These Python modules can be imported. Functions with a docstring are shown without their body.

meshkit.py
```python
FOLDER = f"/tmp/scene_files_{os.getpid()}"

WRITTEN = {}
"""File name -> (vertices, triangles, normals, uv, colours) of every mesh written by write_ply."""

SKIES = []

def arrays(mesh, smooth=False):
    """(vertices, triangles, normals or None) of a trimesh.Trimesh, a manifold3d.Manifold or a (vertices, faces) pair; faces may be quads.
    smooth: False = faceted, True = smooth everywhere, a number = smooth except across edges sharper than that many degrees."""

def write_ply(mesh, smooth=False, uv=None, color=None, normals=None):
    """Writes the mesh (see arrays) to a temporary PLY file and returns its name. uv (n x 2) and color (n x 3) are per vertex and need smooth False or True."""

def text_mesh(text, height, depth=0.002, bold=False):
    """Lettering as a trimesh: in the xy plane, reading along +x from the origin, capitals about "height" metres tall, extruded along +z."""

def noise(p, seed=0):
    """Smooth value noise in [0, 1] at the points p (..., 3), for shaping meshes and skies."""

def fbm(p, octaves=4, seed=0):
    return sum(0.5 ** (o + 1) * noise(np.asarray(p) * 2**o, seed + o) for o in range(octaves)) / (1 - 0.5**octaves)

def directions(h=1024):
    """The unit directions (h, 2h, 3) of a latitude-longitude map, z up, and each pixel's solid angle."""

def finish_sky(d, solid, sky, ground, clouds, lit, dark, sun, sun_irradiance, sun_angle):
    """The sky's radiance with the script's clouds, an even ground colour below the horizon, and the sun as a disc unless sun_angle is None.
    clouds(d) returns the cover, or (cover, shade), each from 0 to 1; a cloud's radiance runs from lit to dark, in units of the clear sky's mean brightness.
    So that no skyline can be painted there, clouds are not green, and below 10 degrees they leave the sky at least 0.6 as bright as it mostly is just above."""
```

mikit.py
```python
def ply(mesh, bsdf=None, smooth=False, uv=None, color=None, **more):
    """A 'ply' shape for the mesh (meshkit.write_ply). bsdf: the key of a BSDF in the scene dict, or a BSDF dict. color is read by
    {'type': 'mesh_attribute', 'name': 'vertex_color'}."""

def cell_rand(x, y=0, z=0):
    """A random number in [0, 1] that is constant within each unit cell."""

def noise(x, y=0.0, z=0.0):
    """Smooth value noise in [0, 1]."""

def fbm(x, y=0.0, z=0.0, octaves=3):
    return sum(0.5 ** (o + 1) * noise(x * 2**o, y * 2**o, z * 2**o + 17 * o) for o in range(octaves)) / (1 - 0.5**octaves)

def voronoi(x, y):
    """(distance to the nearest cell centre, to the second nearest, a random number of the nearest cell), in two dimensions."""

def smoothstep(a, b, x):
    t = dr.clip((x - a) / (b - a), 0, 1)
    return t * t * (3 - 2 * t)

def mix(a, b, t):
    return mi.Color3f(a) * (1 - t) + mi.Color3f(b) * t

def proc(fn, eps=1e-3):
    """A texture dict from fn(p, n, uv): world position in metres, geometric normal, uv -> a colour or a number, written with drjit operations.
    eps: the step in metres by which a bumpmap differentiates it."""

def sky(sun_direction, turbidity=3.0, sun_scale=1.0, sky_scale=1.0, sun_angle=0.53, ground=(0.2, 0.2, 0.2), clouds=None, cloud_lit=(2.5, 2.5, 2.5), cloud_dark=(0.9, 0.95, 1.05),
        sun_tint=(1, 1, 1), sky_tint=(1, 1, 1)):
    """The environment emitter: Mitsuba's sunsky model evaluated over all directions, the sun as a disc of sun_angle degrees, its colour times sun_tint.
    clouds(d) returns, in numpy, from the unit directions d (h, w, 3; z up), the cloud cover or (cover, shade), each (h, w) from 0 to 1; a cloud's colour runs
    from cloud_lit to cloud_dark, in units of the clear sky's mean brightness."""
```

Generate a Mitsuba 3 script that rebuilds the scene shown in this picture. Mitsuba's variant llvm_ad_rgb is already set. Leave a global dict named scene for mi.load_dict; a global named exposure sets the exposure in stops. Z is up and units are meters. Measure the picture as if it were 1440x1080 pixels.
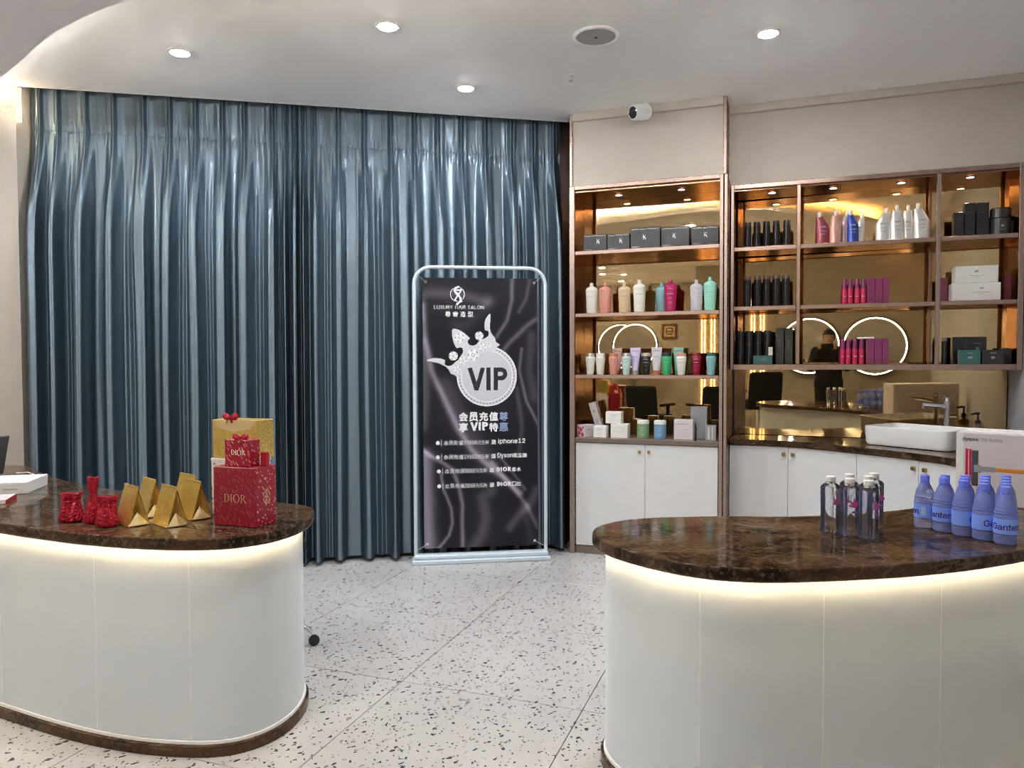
import math
import random
import numpy as np
import trimesh
import manifold3d as m3
import mitsuba as mi
import drjit as dr
import mikit
import meshkit
from mikit import noise, fbm, voronoi, smoothstep, mix
from shapely.geometry import Polygon, LineString, Point, MultiPolygon, box as sbox
from shapely import affinity
from shapely.ops import unary_union
from scipy.interpolate import splprep, splev

T = mi.ScalarTransform4f
scene, labels = {}, {}
rng = random.Random(7)

# ------------------------------------------------------------------ camera, exposure
EYE = np.array([0.0, 0.0, 1.38])
PITCH, ROLL = math.atan(33 / 1050.0), math.radians(0.2)
FWD = np.array([0.0, math.cos(PITCH), -math.sin(PITCH)])
UP0 = np.array([0.0, math.sin(PITCH), math.cos(PITCH)])
UP = UP0 * math.cos(ROLL) + np.array([1.0, 0, 0]) * math.sin(ROLL)
scene['camera'] = {'type': 'perspective', 'fov': 2 * math.degrees(math.atan(720 / 1050.0)), 'fov_axis': 'x', 'near_clip': 0.01, 'far_clip': 100.0,
                   'to_world': T().look_at(origin=EYE.tolist(), target=(EYE + FWD).tolist(), up=UP.tolist())}
exposure = 1.90

# ------------------------------------------------------------------ light levels (radiance of the lamps of the salon)
DOWN = (183, 187, 190)          # ceiling downlights
SPOT = (70, 52, 35)            # little spots in the display cabinets
DESK = (17, 13.2, 7.8)             # LED tape under the desk tops
COVE = (84.0, 73.0, 58.0)         # LED tape hidden above the lowered ceiling
COVE_REAR = (17, 10.5, 4.5)     # its rear stretch, seen in the mirrors only
RING = (7.0, 6.4, 5.2)          # round mirror rings
WALLTAPE = (5.0, 3.4, 1.7)      # upright LED tapes on the rear wall

# ------------------------------------------------------------------ frames
J = np.array([0.425, 5.323, 0.0])
ANG = math.radians(-20)
EU = np.array([math.cos(ANG), math.sin(ANG), 0.0])
EV = np.array([-math.sin(ANG), math.cos(ANG), 0.0])


def W(u, v, z=0.0):
    """salon frame (along the display wall, into it, up) -> world"""
    return J + EU * u + EV * v + np.array([0, 0, z])


def S(u=0.0, v=0.0, z=0.0, rot=0.0, tilt=None):
    t = T().translate(J.tolist()).rotate([0, 0, 1], -20).translate([u, v, z]).rotate([0, 0, 1], rot)
    return t if tilt is None else t.rotate(tilt[0], tilt[1])


def P(x=0.0, y=0.0, z=0.0, rot=0.0, tilt=None):
    t = T().translate([x, y, z]).rotate([0, 0, 1], rot)
    return t if tilt is None else t.rotate(tilt[0], tilt[1])


# ------------------------------------------------------------------ scene bookkeeping
used = {}


def numbered(name):
    n = used.get(name, -1) + 1
    used[name] = n
    return name if n == 0 else f'{name}_{n:03d}'


def tag(key, label=None, cat=None, group=None, kind=None):
    d = labels.setdefault(key, {})
    for k, v in (('label', label), ('category', cat), ('group', group), ('kind', kind)):
        if v:
            d[k] = v
    return key


def add(name, mesh, mat, parent=None, smooth=False, xf=None, **kw):
    key = numbered(name if parent is None else parent + '__' + name)
    d = mikit.ply(mesh, mat, smooth, **kw)
    if xf is not None:
        d['to_world'] = xf
    scene[key] = d
    return key


def shape(mesh, mat, smooth=False, **kw):
    return mikit.ply(mesh, mat, smooth, **kw)


def place(name, proto, xf, label, cat, group=None, swap=None):
    """one more copy of a prototype: {part path or '': ply dict}; swap changes the material of some parts"""
    key = numbered(name)
    for rel, d in proto.items():
        d = {**d, 'to_world': xf}
        if swap and rel in swap:
            d['bsdf'] = {'type': 'ref', 'id': swap[rel]}
        scene[key + ('__' + rel if rel else '')] = d
    tag(key, label, cat, group)
    return key


def thing(name, label, cat, group=None):
    key = numbered(name)
    tag(key, label, cat, group)
    return key


# ------------------------------------------------------------------ materials
def rgb(r, g, b):
    return {'type': 'rgb', 'value': [r, g, b]}


def s2l(r, g, b):
    f = lambda c: (c / 12.92 if c <= 0.04045 else ((c + 0.055) / 1.055) ** 2.4)
    return rgb(f(r / 255), f(g / 255), f(b / 255))


def mat(key, d, two=True):
    scene[key] = {'type': 'twosided', 'bsdf': d} if two else d
    return key


def plain(key, col, rough=0.5, spec=0.5, metal=0.0, coat=0.0, **kw):
    return mat(key, {'type': 'principled', 'base_color': col, 'roughness': rough, 'specular': spec, 'metallic': metal, 'clearcoat': coat, **kw})


def terrazzo(p, n, uv):
    x, y = p.x, p.y
    base = 0.452 + 0.07 * fbm(x * 2.1, y * 2.1, 0.0, 3) - 0.035
    col = mi.Color3f(base * 1.0, base * 0.975, base * 0.965)
    fine = noise(x * 260, y * 260)
    col = col * (0.95 + 0.09 * fine)
    wx = x + 0.010 * (noise(x * 55, y * 55, 3.0) - 0.5)
    wy = y + 0.010 * (noise(x * 55, y * 55, 9.0) - 0.5)
    for s, thr, keep, o in ((0.056, 0.15, 0.40, 0.0), (0.036, 0.15, 0.30, 31.7), (0.020, 0.18, 0.20, 77.1)):
        c, sn = (0.8, 0.6) if o != 31.7 else (0.35, -0.94)
        a = (wx * c + wy * sn + o) / s
        b = (wy * c - wx * sn + o) / (s * 0.62)
        d1, d2, r = voronoi(a, b)
        size = thr * (0.55 + 1.0 * noise(r * 917.0, 1.5))
        on = dr.select((d1 < size) & (r < keep), mi.Float(1), mi.Float(0))
        tone = noise(r * 533.0, 4.5)
        chip = dr.select(tone < 0.62, mi.Color3f(0.035, 0.035, 0.04), dr.select(tone < 0.78, mi.Color3f(0.16, 0.115, 0.09), mi.Color3f(0.23, 0.225, 0.22)))
        col = col * (1 - on) + chip * on
    return col


def marble(p, n, uv):
    x, y, z = p.x, p.y, p.z
    qx = fbm(x * 3.2, y * 3.2, z * 3.2, 4) - 0.5
    qy = fbm(x * 3.2 + 9, y * 3.2 + 4, z * 3.2, 4) - 0.5
    a = fbm((x + 0.9 * y) * 6 + 5 * qx, (y - 0.4 * x) * 13 + 5 * qy, z * 9, 5)
    b = fbm((x - y) * 60 + 9 * qx, (x + y) * 85 + 9 * qy, z * 75, 3)
    v = dr.abs(fbm(x * 4.5 + 3 * qy, y * 8.0 + 3 * qx, z * 6, 4) - 0.5)
    col = mix((0.013, 0.007, 0.0035), (0.070, 0.037, 0.018), smoothstep(0.30, 0.72, a))
    col = mix(col, (0.150, 0.098, 0.062), smoothstep(0.46, 0.80, b) * 0.55)
    col = mix(col, (0.20, 0.145, 0.095), (1 - smoothstep(0.0, 0.018, v)) * 0.40)
    return col


def plaster(p, n, uv):
    q = fbm(p.x * 1.7 + p.y * 1.1, p.y * 1.3 - p.x * 0.7, p.z * 2.3, 4)
    f = fbm(p.x * 24 + p.y * 17, p.z * 34, p.y * 9, 3)
    k = 0.93 + 0.13 * (q - 0.5) * 2 * 0.7 + 0.05 * (f - 0.5)
    return mi.Color3f(0.505, 0.450, 0.384) * k


def plaster_height(p, n, uv):
    return 0.003 * fbm(p.x * 20 + p.y * 14, p.z * 28, p.y * 12, 4)


def red_print(p, n, uv):
    a = p.x * 1.271 + p.y * 0.619
    b = p.z + 0.35 * (p.x - p.y)
    w = 0.006 * (noise(a * 120, b * 120) - 0.5)
    d1, d2, r = voronoi((a + w) / 0.0125 + 0.5 * b / 0.0125, (b - w) / 0.017)
    on = dr.select((d1 < 0.20 + 0.16 * noise(r * 811.0, 2.5)) & (r < 0.55), mi.Float(1), mi.Float(0))
    leaf = mix((0.55, 0.10, 0.11), (0.72, 0.40, 0.30), noise(r * 377.0, 8.5))
    return mix((0.27, 0.005, 0.020), leaf, on * 0.75)


def red_print_soft(p, n, uv):
    return mix(red_print(p, n, uv), (0.235, 0.005, 0.020), 0.72)


def gold_print(p, n, uv):
    a, b = p.x * 1.35 + p.y * 0.15, p.z * 1.15 + 0.15 * (p.x - p.y)
    d1, d2, r = voronoi(a / 0.011, b / 0.009)
    e = smoothstep(0.02, 0.16, d2 - d1)
    return mix((0.40, 0.25, 0.04), (1.0, 0.72, 0.22), e * (0.55 + 0.45 * noise(r * 97.0, 1.5)))


def dots_print(p, n, uv):
    d1, d2, r = voronoi((p.x + p.y) / 0.016, p.z / 0.02)
    on = dr.select((d1 < 0.26) & (r < 0.5), mi.Float(1), mi.Float(0))
    return mix((0.74, 0.68, 0.68), (0.30, 0.07, 0.10), on * 0.8)


def satin(p, n, uv):
    k = 0.92 + 0.12 * fbm(uv.y * 9, uv.x * 1.1, 0.0, 3)
    return mi.Color3f(0.180, 0.235, 0.282) * k


mat('floor_terrazzo', {'type': 'principled', 'base_color': mikit.proc(terrazzo), 'roughness': 0.23, 'specular': 0.45})
plain('floor_joint', rgb(0.20, 0.185, 0.175), 0.8, 0.2)
mat('brown_marble', {'type': 'principled', 'base_color': mikit.proc(marble), 'roughness': 0.08, 'specular': 0.17})
mat('wall_plaster', {'type': 'bumpmap', 'arbitrary': mikit.proc(plaster_height, 2e-3), 'scale': 1.0, 'bsdf': {'type': 'principled', 'base_color': mikit.proc(plaster), 'roughness': 0.6, 'specular': 0.25}})
plain('grey_paint', rgb(0.34, 0.345, 0.37), 0.6, 0.25)
plain('ceiling_paint', rgb(0.87, 0.86, 0.85), 0.7, 0.2)
plain('soffit_paint', rgb(0.90, 0.875, 0.885), 0.7, 0.2)
plain('white_paint', rgb(0.78, 0.77, 0.75), 0.45, 0.4)
plain('white_glass', rgb(0.565, 0.61, 0.635), 0.16, 0.5, coat=0.4)
plain('joint_white', rgb(0.71, 0.73, 0.73), 0.5, 0.3)
plain('seam_white', rgb(0.70, 0.71, 0.69), 0.5, 0.3)
plain('plinth_stone', rgb(0.045, 0.034, 0.030), 0.25, 0.5)
mat('rose_metal', {'type': 'roughconductor', 'alpha': 0.13, 'specular_reflectance': rgb(0.43, 0.31, 0.26)})
mat('bronze_metal', {'type': 'roughconductor', 'alpha': 0.20, 'specular_reflectance': rgb(0.40, 0.31, 0.27)})
plain('grille_grey', rgb(0.40, 0.40, 0.40), 0.5, 0.3)
mat('bronze_mirror', {'type': 'conductor', 'specular_reflectance': rgb(0.64, 0.475, 0.255)})
mat('copper_mirror', {'type': 'roughconductor', 'alpha': 0.035, 'specular_reflectance': rgb(0.36, 0.225, 0.16)})
mat('clear_mirror', {'type': 'conductor', 'specular_reflectance': rgb(0.78, 0.78, 0.76)})
plain('taupe_board', rgb(0.155, 0.115, 0.095), 0.32, 0.5)
plain('white_lacquer', rgb(0.65, 0.645, 0.64), 0.28, 0.45)
plain('door_wood', rgb(0.030, 0.017, 0.014), 0.30, 0.5)
plain('chrome', rgb(0.80, 0.80, 0.82), 0.10, 0.5, 1.0)
plain('brass', rgb(0.42, 0.30, 0.13), 0.25, 0.5, 1.0)
plain('ceramic', rgb(0.80, 0.80, 0.78), 0.10, 0.5, coat=0.5)
mat('curtain_satin', {'type': 'principled', 'base_color': mikit.proc(satin), 'roughness': 0.44, 'metallic': 0.92, 'specular': 0.5, 'anisotropic': 0.80})
plain('black_gloss', rgb(0.010, 0.010, 0.011), 0.16, 0.5)
plain('black_card', rgb(0.020, 0.020, 0.023), 0.28, 0.5)
plain('black_cloth', rgb(0.010, 0.010, 0.012), 0.8, 0.2)
plain('dark_grey', rgb(0.055, 0.055, 0.06), 0.4, 0.4)
plain('mid_grey', rgb(0.26, 0.26, 0.265), 0.45, 0.4)
plain('silver', rgb(0.72, 0.71, 0.70), 0.28, 0.5, 0.9)
plain('frame_blue_grey', rgb(0.56, 0.64, 0.70), 0.35, 0.5)
plain('print_white', rgb(0.80, 0.80, 0.83), 0.5, 0.3)
plain('print_black', rgb(0.02, 0.02, 0.028), 0.5, 0.3)
plain('print_grey', rgb(0.33, 0.33, 0.34), 0.5, 0.3)
plain('white_card', rgb(0.72, 0.70, 0.67), 0.4, 0.4)
plain('lilac_card', rgb(0.58, 0.52, 0.53), 0.4, 0.4)
plain('lamp_rim', rgb(0.80, 0.80, 0.78), 0.4, 0.4)
plain('skin', rgb(0.50, 0.30, 0.21), 0.5, 0.35)
plain('hair', rgb(0.010, 0.008, 0.007), 0.45, 0.4)
plain('jacket', rgb(0.016, 0.013, 0.018), 0.8, 0.2)
plain('trousers', rgb(0.012, 0.012, 0.016), 0.8, 0.2)
plain('dark_red_lacquer', rgb(0.085, 0.008, 0.010), 0.2, 0.5)
plain('frame_brown', rgb(0.16, 0.062, 0.018), 0.4, 0.4)
mat('red_gift_soft', {'type': 'principled', 'base_color': mikit.proc(red_print_soft), 'roughness': 0.34, 'specular': 0.5})
mat('red_gift', {'type': 'principled', 'base_color': mikit.proc(red_print), 'roughness': 0.34, 'specular': 0.5})
mat('gold_foil', {'type': 'principled', 'base_color': mikit.proc(gold_print), 'roughness': 0.30, 'metallic': 0.75, 'specular': 0.5})
plain('gold_flat', rgb(0.78, 0.60, 0.29), 0.34, 0.5, 0.55)
mat('dotted_card', {'type': 'principled', 'base_color': mikit.proc(dots_print), 'roughness': 0.4, 'specular': 0.4})
plain('red_ribbon', rgb(0.36, 0.006, 0.018), 0.26, 0.6, 0.15)
plain('red_film', rgb(0.40, 0.008, 0.030), 0.17, 0.7, 0.5)
plain('gold_letter', rgb(0.62, 0.36, 0.22), 0.3, 0.5, 0.6)
plain('gold_pale_letter', rgb(0.85, 0.72, 0.60), 0.4, 0.5)
for nm, c in dict(ivory=(0.68, 0.66, 0.58), salmon=(0.60, 0.245, 0.19), beige=(0.58, 0.44, 0.26), teal=(0.13, 0.33, 0.34), magenta=(0.36, 0.010, 0.085),
                  lavender=(0.50, 0.47, 0.50), mint=(0.27, 0.60, 0.47), mauve=(0.13, 0.075, 0.065), mintwhite=(0.47, 0.60, 0.55), tubelilac=(0.50, 0.43, 0.62),
                  pinktube=(0.66, 0.36, 0.29), greenbottle=(0.03, 0.36, 0.13), crimson=(0.22, 0.006, 0.030), aqua=(0.20, 0.42, 0.44), navy=(0.012, 0.020, 0.045),
                  copper=(0.45, 0.16, 0.09), greenjar=(0.17, 0.30, 0.15), bluejar=(0.16, 0.29, 0.46), violet=(0.20, 0.025, 0.11), pinkred=(0.50, 0.022, 0.09),
                  greyblue=(0.30, 0.32, 0.34), tealgreen=(0.03, 0.11, 0.11), whitecap=(0.78, 0.76, 0.72), plum=(0.13, 0.03, 0.06)).items():
    plain(nm, rgb(*c), 0.30, 0.5)
plain('pouch_maroon', rgb(0.24, 0.05, 0.075), 0.25, 0.6, 0.5)
plain('pouch_rose', rgb(0.56, 0.28, 0.23), 0.25, 0.6, 0.5)
plain('pouch_lilac', rgb(0.42, 0.33, 0.38), 0.25, 0.6, 0.5)
plain('pouch_blue', rgb(0.035, 0.06, 0.30), 0.25, 0.6, 0.5)
plain('pouch_silver', rgb(0.70, 0.69, 0.67), 0.27, 0.6, 0.6)
scene['blue_tint'] = {'type': 'principled', 'base_color': rgb(0.40, 0.48, 1.0), 'roughness': 0.10, 'specular': 0.6}
scene['blue_clear'] = {'type': 'dielectric', 'int_ior': 1.33, 'ext_ior': 1.0, 'specular_transmittance': rgb(0.90, 0.93, 1.0)}
mat('blue_water', {'type': 'blendbsdf', 'weight': 0.32, 'a': {'type': 'ref', 'id': 'blue_clear'}, 'b': {'type': 'twosided', 'bsdf': {'type': 'ref', 'id': 'blue_tint'}}}, False)
scene['pale_tint'] = {'type': 'principled', 'base_color': rgb(0.56, 0.54, 0.68), 'roughness': 0.12, 'specular': 0.6}
scene['pale_clear'] = {'type': 'dielectric', 'int_ior': 1.33, 'ext_ior': 1.0, 'specular_transmittance': rgb(0.95, 0.95, 0.985)}
mat('clear_water', {'type': 'blendbsdf', 'weight': 0.05, 'a': {'type': 'ref', 'id': 'pale_clear'}, 'b': {'type': 'twosided', 'bsdf': {'type': 'ref', 'id': 'pale_tint'}}}, False)
plain('blue_cap', rgb(0.17, 0.22, 0.78), 0.32, 0.5)
plain('blue_label', rgb(0.20, 0.33, 0.86), 0.35, 0.5)
plain('pale_blue_label', rgb(0.38, 0.56, 0.90), 0.35, 0.5)
plain('indigo_print', rgb(0.045, 0.022, 0.20), 0.4, 0.4)
plain('label_pink', rgb(0.62, 0.12, 0.34), 0.4, 0.4)
plain('label_violet', rgb(0.26, 0.12, 0.45), 0.4, 0.4)
plain('roller_red', rgb(0.42, 0.012, 0.075), 0.4, 0.4)
plain('wand_orange', rgb(0.60, 0.20, 0.06), 0.4, 0.4)
plain('wand_gold', rgb(0.62, 0.36, 0.08), 0.4, 0.4)


def lamp(mesh, radiance, base='lamp_rim'):
    d = mikit.ply(mesh, base)
    d['emitter'] = {'type': 'area', 'radiance': rgb(*radiance)}
    return d


# ------------------------------------------------------------------ mesh helpers
def cbox(x0, x1, y0, y1, z0, z1, c=0.003):
    """chamfered box"""
    c = min(c, 0.45 * min(x1 - x0, y1 - y0, z1 - z0))
    pts = []
    for sx in (0, 1):
        for sy in (0, 1):
            for sz in (0, 1):
                x, y, z = (x0, x1)[sx], (y0, y1)[sy], (z0, z1)[sz]
                dx, dy, dz = c * (1 - 2 * sx), c * (1 - 2 * sy), c * (1 - 2 * sz)
                pts += [(x + dx, y + dy, z), (x + dx, y, z + dz), (x, y + dy, z + dz)]
    return trimesh.convex.convex_hull(np.array(pts))


def cat(*ms):
    ms = [m for m in ms if m is not None]
    return trimesh.util.concatenate([trimesh.Trimesh(m.vertices, m.faces, process=False) for m in ms])


def moved(m, t=(0, 0, 0), rz=0.0, rx=0.0, ry=0.0):
    m = m.copy()
    M = np.eye(4)
    for ax, a in (([1, 0, 0], rx), ([0, 1, 0], ry), ([0, 0, 1], rz)):
        if a:
            M = trimesh.transformations.rotation_matrix(math.radians(a), ax) @ M
    M[:3, 3] = t
    m.apply_transform(M)
    return m


def rings(rs, cap0=True, cap1=True, closed=False):
    """loft through closed rings (each n x 3), counter-clockwise seen from above when going up"""
    n = len(rs[0])
    v = [np.asarray(r, float) for r in rs]
    f = []
    m = len(rs)
    for i in range(m - 1 + closed):
        a, b = i * n, ((i + 1) % m) * n
        for k in range(n):
            k2 = (k + 1) % n
            f += [[a + k, a + k2, b + k2], [a + k, b + k2, b + k]]
    V = np.vstack(v)
    extra = []
    if cap0 and not closed:
        extra.append(V[:n].mean(0))
        c = len(V)
        f += [[c, (k + 1) % n, k] for k in range(n)]
    if cap1 and not closed:
        c = len(V) + len(extra)
        extra.append(V[(m - 1) * n:].mean(0))
        o = (m - 1) * n
        f += [[c, o + k, o + (k + 1) % n] for k in range(n)]
    if extra:
        V = np.vstack([V, extra])
    return trimesh.Trimesh(V, np.array(f), process=False)


def lathe(prof, n=24, ysc=1.0, power=2.0):
    """profile [(radius, z)...] turned about z; power above 2 squares the section off"""
    a = np.arange(n) * 2 * np.pi / n
    c, s = np.cos(a), np.sin(a)
    if power != 2.0:
        k = (np.abs(c) ** power + np.abs(s) ** power) ** (-1 / power)
        c, s = c * k, s * k
    return rings([np.stack([r * c, r * s * ysc, np.full(n, z)], 1) for r, z in [(max(r, 1e-4), z) for r, z in prof]])


def tube(path, r, n=10, caps=True, closed=False):
    p = np.asarray(path, float)
    rad = np.broadcast_to(r, (len(p),))
    if closed:
        t = np.roll(p, -1, 0) - np.roll(p, 1, 0)
    else:
        t = np.gradient(p, axis=0)
    t /= np.linalg.norm(t, axis=1, keepdims=True)
    ref = np.array([0, 0, 1.0]) if abs(t[0][2]) < 0.9 else np.array([1.0, 0, 0])
    a = np.cross(t[0], ref)
    out = []
    ang = np.arange(n) * 2 * np.pi / n
    for i in range(len(p)):
        a = a - t[i] * (a @ t[i])
        a /= np.linalg.norm(a)
        b = np.cross(t[i], a)
        out.append(p[i] + rad[i] * (np.cos(ang)[:, None] * a + np.sin(ang)[:, None] * b))
    return rings(out, caps, caps, closed)


def flat(poly, depth, z=0.0):
    """shapely polygon -> plate in xy, extruded along +z"""
    gs = [g for g in getattr(poly, 'geoms', [poly]) if g.area > 1e-9]
    m = cat(*[trimesh.creation.extrude_polygon(g, depth, engine='earcut') for g in gs])
    m.apply_translation([0, 0, z])
    return m


def upright(m):
    """xy plate with depth along +z -> stands in xz and its depth points to -y"""
    m = m.copy()
    v = m.vertices
    m.vertices = np.stack([v[:, 0], -v[:, 2], v[:, 1]], 1)
    return m


def spline(pts, n=200, closed=False, s=0.0):
    p = np.asarray(pts, float)
    if closed:
        p = np.vstack([p, p[:1]])
    tck, _ = splprep(p.T, s=s, per=closed, k=3)
    q = np.array(splev(np.linspace(0, 1, n + closed), tck)).T
    q = q[:-1] if closed else q
    L = np.concatenate([[0], np.cumsum(np.linalg.norm(np.diff(np.vstack([q, q[:1]]) if closed else q, axis=0), axis=1))])
    qq = np.vstack([q, q[:1]]) if closed else q
    t = np.linspace(0, L[-1], n + closed)
    q = np.stack([np.interp(t, L, qq[:, k]) for k in range(2)], 1)
    return q[:-1] if closed else q


def normals2(q, closed=True):
    t = (np.roll(q, -1, 0) - np.roll(q, 1, 0)) if closed else np.gradient(q, axis=0)
    t /= np.linalg.norm(t, axis=1, keepdims=True)
    return np.stack([t[:, 1], -t[:, 0]], 1)      # outward for a counter-clockwise outline


def slab(outline, z0, z1, r, grow=0.0, steps=5):
    """plate with rounded rims on a smooth counter-clockwise outline"""
    nrm = normals2(outline)
    prof = [(-r * (1 - math.cos(a)) * 1.0 - 0.0, 0) for a in ()]
    prof = []
    for k in range(steps + 1):
        a = math.pi / 2 * k / steps
        prof.append((-r + r * math.sin(a), z0 + r - r * math.cos(a)))
    for k in range(steps + 1):
        a = math.pi / 2 * k / steps
        prof.append((-r + r * math.cos(a), z1 - r + r * math.sin(a)))
    rs = [np.column_stack([outline + nrm * (grow + o), np.full(len(outline), z)]) for o, z in prof]
    side = rings(rs, False, False)
    caps = []
    for ring, up in ((rs[0], False), (rs[-1], True)):
        v2, f2 = trimesh.creation.triangulate_polygon(Polygon(ring[:, :2]), engine='earcut')
        f2 = np.asarray(f2)
        a, b, c = v2[f2[:, 0]], v2[f2[:, 1]], v2[f2[:, 2]]
        ccw = ((b - a)[:, 0] * (c - a)[:, 1] - (b - a)[:, 1] * (c - a)[:, 0]) > 0
        f2[ccw != up] = f2[ccw != up][:, ::-1]
        caps.append(trimesh.Trimesh(np.column_stack([v2, np.full(len(v2), ring[0, 2])]), f2, process=False))
    return cat(side, *caps)


def strip(line, z0, z1, thick, c=0.0012):
    """upright curved sheet: outer face on the open line, its thickness to the left of the walking direction's outward normal (inwards)"""
    nrm = normals2(line, False)
    prof = [(-c, z0), (0, z0 + c), (0, z1 - c), (-c, z1), (-thick, z1), (-thick, z0)]
    t = np.gradient(line, axis=0)
    rs = []
    for i, (q, nn) in enumerate(zip(line, nrm)):
        rs.append(np.array([[*(q + nn * o), z] for o, z in prof]))
    m = rings(rs)
    m.invert()
    return m


def textplate(txt, height, depth=0.0006, bold=False):
    return upright(meshkit.text_mesh(txt, height, depth, bold))


def width(m):
    return float(m.bounds[1][0] - m.bounds[0][0])


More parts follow.
